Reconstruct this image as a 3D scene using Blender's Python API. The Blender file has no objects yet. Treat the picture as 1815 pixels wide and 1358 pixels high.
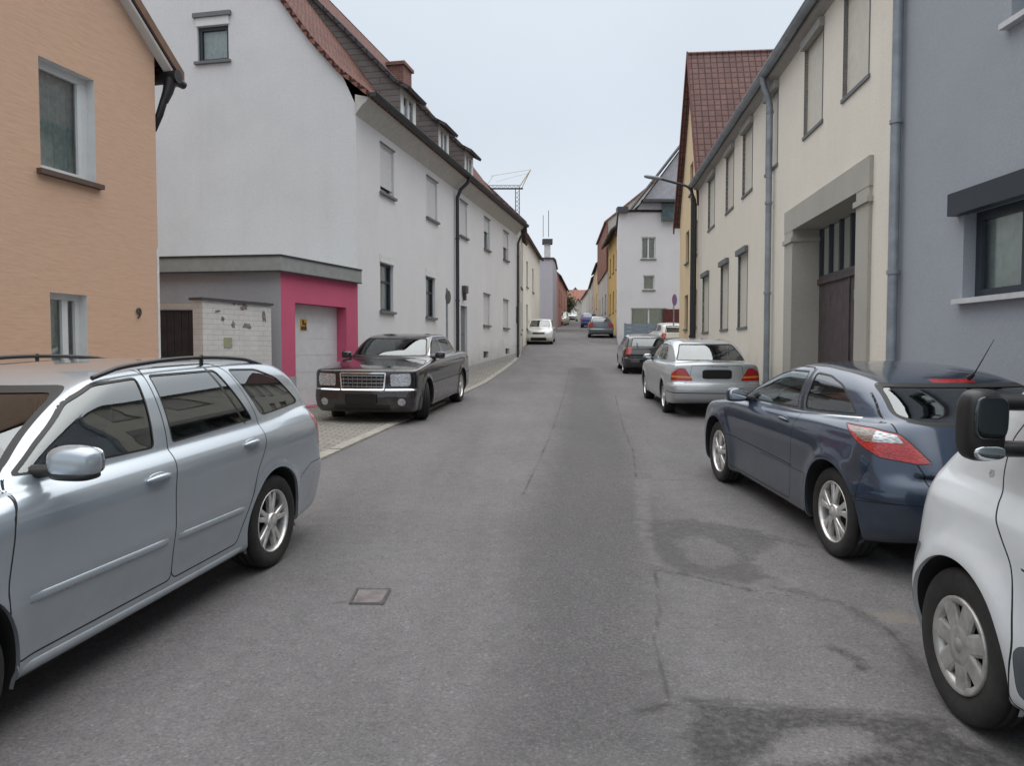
import bpy, math, random
import numpy as np
from mathutils import Vector, Matrix
from mathutils.geometry import tessellate_polygon
random.seed(7)
C = bpy.data.collections.new('street'); bpy.context.scene.collection.children.link(C)
SC = bpy.context.scene

# ------------------------------------------------------------------ camera
TH = math.radians(2.418); FPX = 1350.0; CAMZ = 1.70
cam = bpy.data.cameras.new('camera'); camo = bpy.data.objects.new('camera', cam); C.objects.link(camo)
cam.sensor_width = 36; cam.lens = 36*FPX/1815; cam.clip_end = 3000; cam.clip_start = .05
camo.location = (0, 0, CAMZ); camo.rotation_euler = (math.radians(90)-TH, 0, 0)
SC.camera = camo
# ------------------------------------------------------------------ overcast sky
SUN_EL = math.radians(58); SUN_AZ = math.radians(20)     # sun hidden in cloud, ahead and to the right
w = bpy.data.worlds.new('World'); SC.world = w; w.use_nodes = True
nt = w.node_tree; nt.nodes.clear()
def N(nt, t, **k):
    n = nt.nodes.new(t)
    for a, b in k.items():
        if hasattr(n, a): setattr(n, a, b)
    return n
out = N(nt, 'ShaderNodeOutputWorld'); bg = N(nt, 'ShaderNodeBackground')
tc = N(nt, 'ShaderNodeTexCoord'); sx = N(nt, 'ShaderNodeSeparateXYZ')
nt.links.new(tc.outputs['Generated'], sx.inputs[0])
ramp = N(nt, 'ShaderNodeValToRGB'); nt.links.new(sx.outputs['Z'], ramp.inputs[0])
cr = ramp.color_ramp; cr.interpolation = 'EASE'
stops = [(0.0, (.66, .695, .735)), (.12, (.62, .665, .715)), (.30, (.545, .60, .66)), (.47, (.57, .62, .67)), (.75, (1, 1, 1)), (1.0, (1, 1, 1))]
cr.elements[0].position = 0; cr.elements[0].color = stops[0][1]+(1,)
cr.elements[1].position = 1; cr.elements[1].color = stops[-1][1]+(1,)
for p, c_ in stops[1:-1]:
    e = cr.elements.new(p); e.color = c_+(1,)
# overcast skies brighten towards the zenith
mr = N(nt, 'ShaderNodeMapRange'); nt.links.new(sx.outputs['Z'], mr.inputs[0])
mr.inputs[1].default_value = .46; mr.inputs[2].default_value = .95; mr.inputs[3].default_value = 1.0; mr.inputs[4].default_value = 2.3
ns = N(nt, 'ShaderNodeTexNoise'); ns.inputs['Scale'].default_value = 1.6; ns.inputs['Detail'].default_value = 5
nt.links.new(tc.outputs['Generated'], ns.inputs[0])
mr2 = N(nt, 'ShaderNodeMapRange'); nt.links.new(ns.outputs[0], mr2.inputs[0])
mr2.inputs[1].default_value = .3; mr2.inputs[2].default_value = .7; mr2.inputs[3].default_value = .92; mr2.inputs[4].default_value = 1.08
mu = N(nt, 'ShaderNodeMath', operation='MULTIPLY'); nt.links.new(mr.outputs[0], mu.inputs[0]); nt.links.new(mr2.outputs[0], mu.inputs[1])
vm = N(nt, 'ShaderNodeVectorMath', operation='SCALE'); nt.links.new(ramp.outputs[0], vm.inputs[0]); nt.links.new(mu.outputs[0], vm.inputs['Scale'])
sky = N(nt, 'ShaderNodeTexSky'); sky.sky_type = 'NISHITA'; sky.sun_disc = False
sky.sun_elevation = SUN_EL; sky.sun_rotation = SUN_AZ
vs = N(nt, 'ShaderNodeVectorMath', operation='SCALE'); nt.links.new(sky.outputs[0], vs.inputs[0]); vs.inputs['Scale'].default_value = .008
va = N(nt, 'ShaderNodeVectorMath', operation='ADD'); nt.links.new(vm.outputs[0], va.inputs[0]); nt.links.new(vs.outputs[0], va.inputs[1])
nt.links.new(va.outputs[0], bg.inputs[0]); bg.inputs[1].default_value = 1.0
nt.links.new(bg.outputs[0], out.inputs[0])
sd = bpy.data.lights.new('sun', 'SUN'); sd.energy = .6; sd.angle = math.radians(80); sd.color = (1, .98, .95)
so = bpy.data.objects.new('sun', sd); C.objects.link(so)
dirv = Vector((math.sin(SUN_AZ)*math.cos(SUN_EL), math.cos(SUN_AZ)*math.cos(SUN_EL), math.sin(SUN_EL)))
so.rotation_euler = dirv.to_track_quat('Z', 'Y').to_euler(); so.location = (0, 20, 40)
SC.view_settings.view_transform = 'Standard'; SC.view_settings.look = 'None'; SC.view_settings.exposure = 0.22; SC.view_settings.gamma = 1

# ------------------------------------------------------------------ helpers
def lin(h):
    h = h.lstrip('#'); v = [int(h[i:i+2], 16)/255 for i in (0, 2, 4)]
    return tuple(x/12.92 if x <= .04045 else ((x+.055)/1.055)**2.4 for x in v)
CAM = np.array([0, 0, CAMZ]); _f = np.array([0, math.cos(TH), -math.sin(TH)]); _u = np.array([0, math.sin(TH), math.cos(TH)]); _r = np.array([1., 0, 0])
def ray(px, py): return _f*FPX + _r*(px-907.5) + _u*(679-py)
def pchip(pts):
    x = np.array([p[0] for p in pts], float); y = np.array([p[1] for p in pts], float)
    h = np.diff(x); d = np.diff(y)/h; m = np.zeros_like(x)
    for i in range(1, len(x)-1):
        if d[i-1]*d[i] > 0:
            w1 = 2*h[i]+h[i-1]; w2 = h[i]+2*h[i-1]; m[i] = (w1+w2)/(w1/d[i-1]+w2/d[i])
    m[0] = d[0]; m[-1] = d[-1]
    X = np.linspace(x[0], x[-1], 1500); i = np.clip(np.searchsorted(x, X)-1, 0, len(x)-2)
    t = (X-x[i])/h[i]
    Y = (2*t**3-3*t**2+1)*y[i]+(t**3-2*t**2+t)*h[i]*m[i]+(-2*t**3+3*t**2)*y[i+1]+(t**3-t**2)*h[i]*m[i+1]
    return lambda q: np.interp(q, X, Y)
gz_ = pchip([(-40, -1.6), (-10, -.38), (0, 0), (12, .456), (25, .97), (34, 1.46), (44, 2.06), (52, 2.6), (70, 3.68), (100, 5.5), (125, 6.6), (160, 7.6), (300, 9)])
def gz(y): return float(gz_(y))
def ground_at(px, py):
    r = ray(px, py); lo, hi = .5, 200
    for _ in range(60):
        m = (lo+hi)/2; p = CAM+r/r[1]*m
        if p[2] > gz(m): lo = m
        else: hi = m
    return CAM+r/r[1]*lo
def tag(o, label=None, cat=None, group=None, kind=None):
    if label: o['label'] = label
    if cat: o['category'] = cat
    if group: o['group'] = group
    if kind: o['kind'] = kind
    return o
def empty(name, loc, label, cat, group=None, rot=None):
    o = bpy.data.objects.new(name, None); C.objects.link(o); o.location = loc; o.empty_display_size = .2
    if rot is not None: o.rotation_euler = rot
    return tag(o, label, cat, group)
def attach(o, parent):
    """parts whose mesh is in world coordinates"""
    r = parent
    while r.parent: r = r.parent
    o.parent = parent
    if parent is r: o.matrix_parent_inverse = Matrix.Translation(-Vector(r.location))

class MB:
    def __init__(s): s.v = []; s.f = []; s.m = []; s.sm = []
    def face(s, pts, m=0, sm=False):
        i = len(s.v); s.v += [tuple(p) for p in pts]; s.f.append(tuple(range(i, i+len(pts)))); s.m.append(m); s.sm.append(sm)
    def grid(s, rows, m=0, closed=False, sm=True, flip=False):
        i0 = len(s.v); n = len(rows[0])
        for r in rows: s.v += [tuple(p) for p in r]
        for a in range(len(rows)-1):
            for b in range(n if closed else n-1):
                q = [i0+a*n+b, i0+a*n+(b+1) % n, i0+(a+1)*n+(b+1) % n, i0+(a+1)*n+b]
                if flip: q.reverse()
                s.f.append(tuple(q)); s.m.append(m); s.sm.append(sm)
    def hexa(s, c, m=0):
        """c: 8 corners, bottom 4 then top 4"""
        for q in ((3, 2, 1, 0), (4, 5, 6, 7), (0, 1, 5, 4), (1, 2, 6, 5), (2, 3, 7, 6), (3, 0, 4, 7)):
            s.face([c[k] for k in q], m)
    def box(s, a, b, m=0):
        x0, y0, z0 = a; x1, y1, z1 = b
        s.hexa([(x0, y0, z0), (x1, y0, z0), (x1, y1, z0), (x0, y1, z0), (x0, y0, z1), (x1, y0, z1), (x1, y1, z1), (x0, y1, z1)], m)
    def tube(s, pts, r, m=0, n=10, cap=True):
        pts = [Vector(p) for p in pts]; rows = []
        rr = r if isinstance(r, (list, tuple)) else [r]*len(pts)
        up = Vector((0, 0, 1)); prev = None
        for i, p in enumerate(pts):
            t = (pts[min(i+1, len(pts)-1)]-pts[max(i-1, 0)]).normalized()
            if prev is None:
                a = t.cross(up)
                if a.length < .1: a = t.cross(Vector((1, 0, 0)))
            else: a = prev-t*prev.dot(t)
            a.normalize(); prev = a; b = t.cross(a)
            rows.append([p+(a*math.cos(k*2*math.pi/n)+b*math.sin(k*2*math.pi/n))*rr[i] for k in range(n)])
        s.grid(rows, m, closed=True, flip=True)
        if cap:
            s.face(rows[0], m); s.face(rows[-1][::-1], m)
    def lathe(s, prof, axis='x', n=48, m=0, c=(0, 0, 0), flip=False):
        rows = []
        for r, x in prof:
            row = []
            for k in range(n):
                a = 2*math.pi*k/n; u, v = r*math.cos(a), r*math.sin(a)
                p = (x, u, v) if axis == 'x' else (u, v, x)
                row.append((p[0]+c[0], p[1]+c[1], p[2]+c[2]))
            rows.append(row)
        s.grid(rows, m, closed=True, flip=flip)
    def build(s, name, mats, parent=None, world=True, label=None, autouv=True, merge=False):
        me = bpy.data.meshes.new(name); me.from_pydata(s.v, [], s.f)
        mats = mats if isinstance(mats, (list, tuple)) else [mats]
        for k in mats: me.materials.append(k)
        me.polygons.foreach_set('material_index', s.m); me.polygons.foreach_set('use_smooth', s.sm)
        if autouv:
            uv = me.uv_layers.new(name='UVMap'); co = np.array(s.v, dtype=np.float64)
            buf = np.zeros((len(me.loops), 2)); k = 0
            for f in s.f:
                P = co[list(f)]; nn = np.zeros(3)
                for a in range(len(f)):
                    nn += np.cross(P[a]-P[0], P[(a+1) % len(f)]-P[0])
                l = np.linalg.norm(nn); nn = nn/l if l > 1e-12 else np.array([0, 0, 1.])
                if abs(nn[2]) > .995: t = np.array([1., 0, 0])
                else:
                    t = np.array([-nn[1], nn[0], 0]); t /= np.linalg.norm(t)
                b = np.cross(nn, t)
                buf[k:k+len(f), 0] = P@t; buf[k:k+len(f), 1] = P@b; k += len(f)
            uv.data.foreach_set('uv', buf.ravel())
        me.update()
        o = bpy.data.objects.new(name, me); C.objects.link(o)
        if parent is not None:
            if world: attach(o, parent)
            else: o.parent = parent
        if label: o['label'] = label
        return o

# ------------------------------------------------------------------ materials
def newmat(name):
    m = bpy.data.materials.new(name); m.use_nodes = True; t = m.node_tree
    return m, t, t.nodes['Principled BSDF']
def L(t, a, b): t.links.new(a, b)
def noise(t, scale, detail=6, vec=None, rough=.6, typ='Object'):
    n = N(t, 'ShaderNodeTexNoise'); n.inputs['Scale'].default_value = scale; n.inputs['Detail'].default_value = detail; n.inputs['Roughness'].default_value = rough
    if vec is None:
        tc = N(t, 'ShaderNodeTexCoord'); vec = tc.outputs[typ]
    L(t, vec, n.inputs['Vector']); return n.outputs[0]
def stretched(t, sc, typ='Object'):
    tc = N(t, 'ShaderNodeTexCoord'); mp = N(t, 'ShaderNodeMapping'); mp.inputs['Scale'].default_value = sc
    L(t, tc.outputs[typ], mp.inputs[0]); return mp.outputs[0]
def rng(t, src, a, b, c, d):
    n = N(t, 'ShaderNodeMapRange'); L(t, src, n.inputs[0])
    for i, v in enumerate((a, b, c, d)): n.inputs[i+1].default_value = v
    return n.outputs[0]
def mixc(t, fac, a, b, mode='MIX'):
    n = N(t, 'ShaderNodeMix'); n.data_type = 'RGBA'; n.blend_type = mode
    for sock, v in ((n.inputs[0], fac), (n.inputs[6], a), (n.inputs[7], b)):
        if hasattr(v, 'links') or hasattr(v, 'is_linked'): L(t, v, sock)
        elif isinstance(v, (int, float)): sock.default_value = v
        else: sock.default_value = tuple(v)+(1,) if len(v) == 3 else v
    return n.outputs[2]
def bump(t, src, strength, dist, bs):
    n = N(t, 'ShaderNodeBump'); n.inputs['Strength'].default_value = strength; n.inputs['Distance'].default_value = dist
    L(t, src, n.inputs['Height']); L(t, n.outputs[0], bs.inputs['Normal']); return n
def plain(name, col, rough=.6, metal=0., var=.12, scale=6., bmp=0., bs_=80., spec=.5):
    m, t, b = newmat(name); n = noise(t, scale)
    f = rng(t, n, .3, .7, 0, 1)
    L(t, mixc(t, f, tuple(c*(1-var) for c in col), tuple(min(1, c*(1+var)) for c in col)), b.inputs['Base Color'])
    b.inputs['Roughness'].default_value = rough; b.inputs['Metallic'].default_value = metal; b.inputs['Specular IOR Level'].default_value = spec
    if bmp: bump(t, noise(t, bs_, 4), bmp, .01, b)
    return m
def render_wall(name, col, var=.06, grain=120, bmp=.35, streak=.10, dirt=(.30, .28, .25), dirtamt=.25):
    """mineral render: grain, blotches, vertical rain streaks"""
    m, t, b = newmat(name)
    f = rng(t, noise(t, .9, 7), .3, .7, 0, 1)
    c1 = mixc(t, f, tuple(c*(1-var) for c in col), tuple(min(1, c*(1+var)) for c in col))
    st = noise(t, 1.0, 5, stretched(t, (3.2, 3.2, .22)))
    s2 = rng(t, st, .50, .80, 0, streak*1.4)
    c2 = mixc(t, s2, c1, tuple(c*.62 for c in col))
    d = rng(t, noise(t, .45, 8), .55, .8, 0, dirtamt)
    c3 = mixc(t, d, c2, tuple(c*.75+e*.12 for c, e in zip(col, dirt)))
    # splash and damp along the foot of the wall (the street climbs about 4 %)
    tcz = N(t, 'ShaderNodeTexCoord'); sp = N(t, 'ShaderNodeSeparateXYZ'); L(t, tcz.outputs['Object'], sp.inputs[0])
    hh = N(t, 'ShaderNodeMath', operation='MULTIPLY_ADD'); L(t, sp.outputs['Y'], hh.inputs[0]); hh.inputs[1].default_value = -.040; L(t, sp.outputs['Z'], hh.inputs[2])
    hn = N(t, 'ShaderNodeMath', operation='MULTIPLY_ADD'); L(t, noise(t, 2.2, 7), hn.inputs[0]); hn.inputs[1].default_value = -1.1; L(t, hh.outputs[0], hn.inputs[2])
    c3 = mixc(t, rng(t, hn.outputs[0], -.45, .35, .42, 0), c3, (.20, .19, .165))
    g = rng(t, noise(t, 40, 3), .3, .7, .93, 1.07)
    vm_ = N(t, 'ShaderNodeVectorMath', operation='SCALE'); L(t, c3, vm_.inputs[0]); L(t, g, vm_.inputs['Scale'])
    L(t, vm_.outputs[0], b.inputs['Base Color']); b.inputs['Roughness'].default_value = .9; b.inputs['Specular IOR Level'].default_value = .25
    bump(t, noise(t, grain, 3), bmp, .006, b)
    return m
def brickmat(name, c1, c2, mortar, bw, bh, ms=.01, rough=.85, bmp=.6, offset=.5, var=.25, vertical_profile=False, dist=.012):
    m, t, b = newmat(name); tc = N(t, 'ShaderNodeTexCoord')
    br = N(t, 'ShaderNodeTexBrick'); L(t, tc.outputs['UV'], br.inputs[0]); br.offset = offset
    br.inputs['Color1'].default_value = c1+(1,); br.inputs['Color2'].default_value = c2+(1,); br.inputs['Mortar'].default_value = mortar+(1,)
    br.inputs['Scale'].default_value = 1; br.inputs['Mortar Size'].default_value = ms; br.inputs['Mortar Smooth'].default_value = .3
    br.inputs['Brick Width'].default_value = bw; br.inputs['Row Height'].default_value = bh; br.inputs['Bias'].default_value = 0
    f = rng(t, noise(t, 3.3, 9, rough=.8), .3, .7, 1-var, 1+var)
    vm_ = N(t, 'ShaderNodeVectorMath', operation='SCALE'); L(t, br.outputs[0], vm_.inputs[0]); L(t, f, vm_.inputs['Scale'])
    L(t, vm_.outputs[0], b.inputs['Base Color']); b.inputs['Roughness'].default_value = rough; b.inputs['Specular IOR Level'].default_value = .3
    h = rng(t, br.outputs[1], 0, 1, 1, 0)
    ad = N(t, 'ShaderNodeMath', operation='MULTIPLY_ADD'); L(t, noise(t, 30, 4), ad.inputs[0]); ad.inputs[1].default_value = .35; L(t, h, ad.inputs[2])
    bump(t, ad.outputs[0], bmp, dist, b)
    return m
def paint(name, col, metal=.35, rough=.32, flake=.0, dirt=.12, coat=1.):
    m, t, b = newmat(name)
    f = rng(t, noise(t, 2.2, 6), .35, .75, 0, dirt)
    c = mixc(t, f, col, (.20, .19, .175))
    # road grime gathers towards the sills
    tc = N(t, 'ShaderNodeTexCoord'); s_ = N(t, 'ShaderNodeSeparateXYZ'); L(t, tc.outputs['Object'], s_.inputs[0])
    lowf = rng(t, s_.outputs['Z'], .18, .55, .38, 0)
    mm = N(t, 'ShaderNodeMath', operation='MULTIPLY'); L(t, lowf, mm.inputs[0]); L(t, rng(t, noise(t, 7, 6), .25, .7, .2, 1), mm.inputs[1])
    c = mixc(t, mm.outputs[0], c, (.17, .16, .145))
    L(t, c, b.inputs['Base Color']); b.inputs['Metallic'].default_value = metal
    ro = rng(t, mm.outputs[0], 0, .4, rough, .65); L(t, ro, b.inputs['Roughness'])
    b.inputs['Coat Weight'].default_value = coat
    L(t, rng(t, noise(t, 9, 6), .3, .8, .02, .11), b.inputs['Coat Roughness'])
    return m
def glassmat(name, tint, refl=.10, rough=.01):
    m, t, b = newmat(name); t.nodes.remove(b); o = t.nodes['Material Output']
    tr = N(t, 'ShaderNodeBsdfTransparent'); tr.inputs[0].default_value = tint+(1,)
    gl = N(t, 'ShaderNodeBsdfGlossy'); gl.inputs['Roughness'].default_value = rough; gl.inputs[0].default_value = (.93, .98, 1, 1)
    fr = N(t, 'ShaderNodeFresnel'); fr.inputs[0].default_value = 1.55
    f = rng(t, fr.outputs[0], 0, 1, refl, 1.0)
    mx = N(t, 'ShaderNodeMixShader'); L(t, f, mx.inputs[0]); L(t, tr.outputs[0], mx.inputs[1]); L(t, gl.outputs[0], mx.inputs[2])
    L(t, mx.outputs[0], o.inputs[0]); return m
def lampmat(name, c1, c2, scale=60, rough=.08, metal=0., stretch=(1, 1, 3)):
    """moulded lamp lens with ribs"""
    m, t, b = newmat(name)
    v = N(t, 'ShaderNodeTexVoronoi'); v.inputs['Scale'].default_value = scale; L(t, stretched(t, stretch), v.inputs[0])
    f = rng(t, v.outputs[0], .1, .7, 0, 1); L(t, mixc(t, f, c1, c2), b.inputs['Base Color'])
    b.inputs['Roughness'].default_value = rough+.15; b.inputs['Metallic'].default_value = metal
    b.inputs['Coat Weight'].default_value = 1; b.inputs['Coat Roughness'].default_value = .03
    bump(t, v.outputs[0], .25, .006, b)
    return m
M = {}
M['glass_car'] = glassmat('car_glass', (.60, .70, .67), .13)
M['glass_dark'] = glassmat('tinted_car_glass', (.26, .32, .31), .13)
M['pane'] = glassmat('window_glass', (.82, .87, .86), .08)
M['rubber'] = plain('black_rubber', (.014, .014, .015), .55)
M['blackplastic'] = plain('black_plastic', (.012, .012, .013), .38)
M['greyplastic'] = plain('grey_plastic', (.085, .095, .105), .5, bmp=.1, bs_=200)
M['tyre'] = plain('tyre_rubber', (.022, .021, .020), .8, var=.35, scale=14, bmp=.25, bs_=60)
M['alloy'] = plain('alloy', (.72, .71, .69), .30, .7, var=.2, scale=22)
M['hubcap'] = plain('hubcap_plastic', (.46, .455, .44), .38, .55, var=.28, scale=16)
M['brake'] = plain('brake_steel', (.016, .014, .013), .7, .3, var=.4)
M['chrome'] = plain('chrome', (.75, .76, .78), .10, 1., var=.03)
M['mirror'] = plain('mirror_glass', (.55, .58, .6), .02, 1., var=.01)
M['liner'] = plain('arch_liner', (.012, .012, .012), .9)
M['seam'] = plain('panel_gap', (.006, .006, .007), .8)
M['interior'] = plain('interior_grey', (.075, .078, .080), .85)
M['seat'] = plain('seat_fabric', (.085, .088, .092), .9, bmp=.2)
M['taillight'] = lampmat('red_lamp_lens', (.14, .004, .006), (.50, .022, .022), 42)
M['clearlamp'] = lampmat('clear_lamp_lens', (.16, .17, .18), (.60, .62, .65), 26, metal=.5)
M['smokelamp'] = lampmat('smoked_lamp_lens', (.10, .08, .07), (.25, .20, .17), 34)
M['amber'] = lampmat('amber_lamp_lens', (.55, .16, .02), (.75, .30, .05), 40)
M['mirror_dark'] = plain('dark_reflection_mirror_glass', (.10, .115, .12), .04, 1., var=.01)  # mirror colour darkened to imitate a dark reflection in the glass
M['plate'] = plain('blank_plate', (.004, .004, .004), .5, var=.02)

# ------------------------------------------------------------------ car bodies: a smooth field meshed as one skin, then cut into panels
def smax(a, b, k):
    h = np.maximum(k-np.abs(a-b), 0)/k
    return np.maximum(a, b)+h*h*h*k/6
def smin(a, b, k): return -smax(-a, -b, k)
def tab(pts):
    f = pchip(pts); return f, (lambda q: (f(q+.01)-f(q-.01))/.02)
def make_field(S):
    W = S['W']; top, dtop = tab(S['top']); xf, dxf = tab(S['xf']); xr, dxr = tab(S['xr'])
    sec, _ = tab(S['sec']); plan, _ = tab(S['plan']); bot, _ = tab(S['bot'])
    ws, dws = tab(S['ws']); rw, drw = tab(S['rw']); roof, droof = tab(S['roof']); gw, dgw = tab(S['gw']); gp, _ = tab(S['gplan'])
    Ra = S['Ra']; zc = S['R']; fl = S.get('flare', .012)
    def f(s, y, z):
        ay = np.abs(y); q = ay/W
        Wf = W+sec(z)+plan(s)
        for sw in S['wheels']:
            r = np.hypot(s-sw, z-zc)
            Wf = Wf+fl*np.exp(-np.maximum(r-Ra, 0)**2/(.0028*S.get('flarew', 1)))*(r > 0)
        if 'extra' in S: Wf = Wf+S['extra'](s, ay, z)
        a = ay-Wf
        zt = top(s)-S['crown']*q**2.2
        if 'hood' in S: zt = zt+S['hood'](s, ay)
        b = (z-zt)/np.sqrt(1+dtop(s)**2)
        c = bot(s)-z
        sf = xf(z)+S['bowf']*q**2.4; sr = xr(z)-S['bowr']*q**2.6
        d = (sf-s)/np.sqrt(1+dxf(z)**2); e = (s-sr)/np.sqrt(1+dxr(z)**2)
        low = smax(smax(a, d, S['kf']), e, S['kr'])
        low = smax(low, b, S['kt']); low = smax(low, c, .07)
        g = gw(z)+gp(s)
        a2 = (ay-g)/np.sqrt(1+dgw(z)**2)
        b2 = (z-(roof(s)-S['rcrown']*q**2))/np.sqrt(1+droof(s)**2)
        d2 = (ws(z)+S['wsbow']*q**2.2-s)/np.sqrt(1+dws(z)**2); e2 = (s-rw(z)+S['rwbow']*q**2.4)/np.sqrt(1+drw(z)**2)
        gh = smax(smax(a2, d2, S['kA']), e2, S['kC']); gh = smax(gh, b2, S['kR']); gh = smax(gh, S['ghlow']-z, .05)
        return smin(low, gh, S['kj'])
    return f
def grad(f, P, e=.003):
    g = np.zeros_like(P)
    for i in range(3):
        d = np.zeros(3); d[i] = e
        A = P+d; B = P-d
        g[:, i] = (f(A[:, 0], A[:, 1], A[:, 2])-f(B[:, 0], B[:, 1], B[:, 2]))/(2*e)
    return g
def surface_nets(f, lo, hi, h):
    n = [int(math.ceil((b-a)/h))+1 for a, b in zip(lo, hi)]
    ax = [lo[i]+h*np.arange(n[i]) for i in range(3)]
    X, Y, Z = np.meshgrid(*ax, indexing='ij'); st_ = 4      # coarse pass first, then only the shell near the skin
    c_ = tuple(slice(0, None, st_) for _ in range(3)); Fc = f(X[c_].ravel(), Y[c_].ravel(), Z[c_].ravel()).reshape(X[c_].shape)
    F_ = Fc.repeat(st_, 0).repeat(st_, 1).repeat(st_, 2)[:n[0], :n[1], :n[2]].copy(); near = np.abs(F_) < h*st_*2.2
    F_[near] = f(X[near], Y[near], Z[near]); neg = F_ < 0
    cn = [k-1 for k in n]; acc = np.zeros(cn+[3]); cnt = np.zeros(cn)
    G = np.stack([X, Y, Z], -1)
    def sl(o, ln): return slice(o, o+ln)
    for axis in range(3):
        a = [slice(None)]*3; b = [slice(None)]*3; a[axis] = slice(0, -1); b[axis] = slice(1, None)
        fa, fb = F_[tuple(a)], F_[tuple(b)]; cr_ = (fa < 0) != (fb < 0)
        den = np.where(cr_, fa-fb, 1); t = np.where(cr_, fa/den, 0)
        P = G[tuple(a)]*(1-t)[..., None]+G[tuple(b)]*t[..., None]
        o1, o2 = [k for k in range(3) if k != axis]
        for i in (0, 1):
            for j in (0, 1):
                ix = [slice(None)]*3; ix[o1] = sl(i, cn[o1]); ix[o2] = sl(j, cn[o2]); ix = tuple(ix)
                acc += P[ix]*cr_[ix][..., None]; cnt += cr_[ix]
    act = cnt > 0; idx = -np.ones(cn, int); idx[act] = np.arange(act.sum()); V = acc[act]/cnt[act][:, None]
    T = []
    for axis in range(3):
        o1, o2 = (axis+1) % 3, (axis+2) % 3
        a = [slice(None)]*3; b = [slice(None)]*3; a[axis] = slice(0, -1); b[axis] = slice(1, None)
        na, nb = neg[tuple(a)], neg[tuple(b)]; I = np.argwhere(na != nb)
        ok = (I[:, o1] > 0) & (I[:, o2] > 0) & (I[:, o1] < cn[o1]) & (I[:, o2] < cn[o2]); I = I[ok]
        def cell(d1, d2):
            J = I.copy(); J[:, o1] -= d1; J[:, o2] -= d2; return idx[J[:, 0], J[:, 1], J[:, 2]]
        q = np.stack([cell(1, 1), cell(0, 1), cell(0, 0), cell(1, 0)], 1)
        fl = ~na[I[:, 0], I[:, 1], I[:, 2]]; q[fl] = q[fl][:, ::-1]
        T.append(q[:, [0, 1, 2]]); T.append(q[:, [0, 2, 3]])
    return V, np.concatenate(T)
def fillet(poly, r):
    if r <= 0: return poly
    out = []; n = len(poly)
    for i in range(n):
        p = np.array(poly[i], float); a = np.array(poly[i-1], float)-p; b = np.array(poly[(i+1) % n], float)-p
        la, lb = np.linalg.norm(a), np.linalg.norm(b); k = min(r, la*.48, lb*.48)
        A = p+a/la*k; B = p+b/lb*k
        for t in (0, .2, .4, .6, .8, 1): out.append(tuple((1-t)**2*A+2*t*(1-t)*p+t*t*B))
    return out
def psdf(poly, x, y):
    P = np.array(poly, float); n = len(P); d = np.full(x.shape, 1e9); ins = np.zeros(x.shape, bool)
    for i in range(n):
        a = P[i]; b = P[(i+1) % n]; e = b-a; wx, wy = x-a[0], y-a[1]
        t = np.clip((wx*e[0]+wy*e[1])/(e@e+1e-12), 0, 1); d = np.minimum(d, (wx-e[0]*t)**2+(wy-e[1]*t)**2)
        c = ((a[1] <= y) != (b[1] <= y)); xx = a[0]+(y-a[1])*e[0]/(e[1] if abs(e[1]) > 1e-12 else 1e-12)
        ins ^= c & (x < xx)
    d = np.sqrt(d); return np.where(ins, -d, d)
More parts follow.
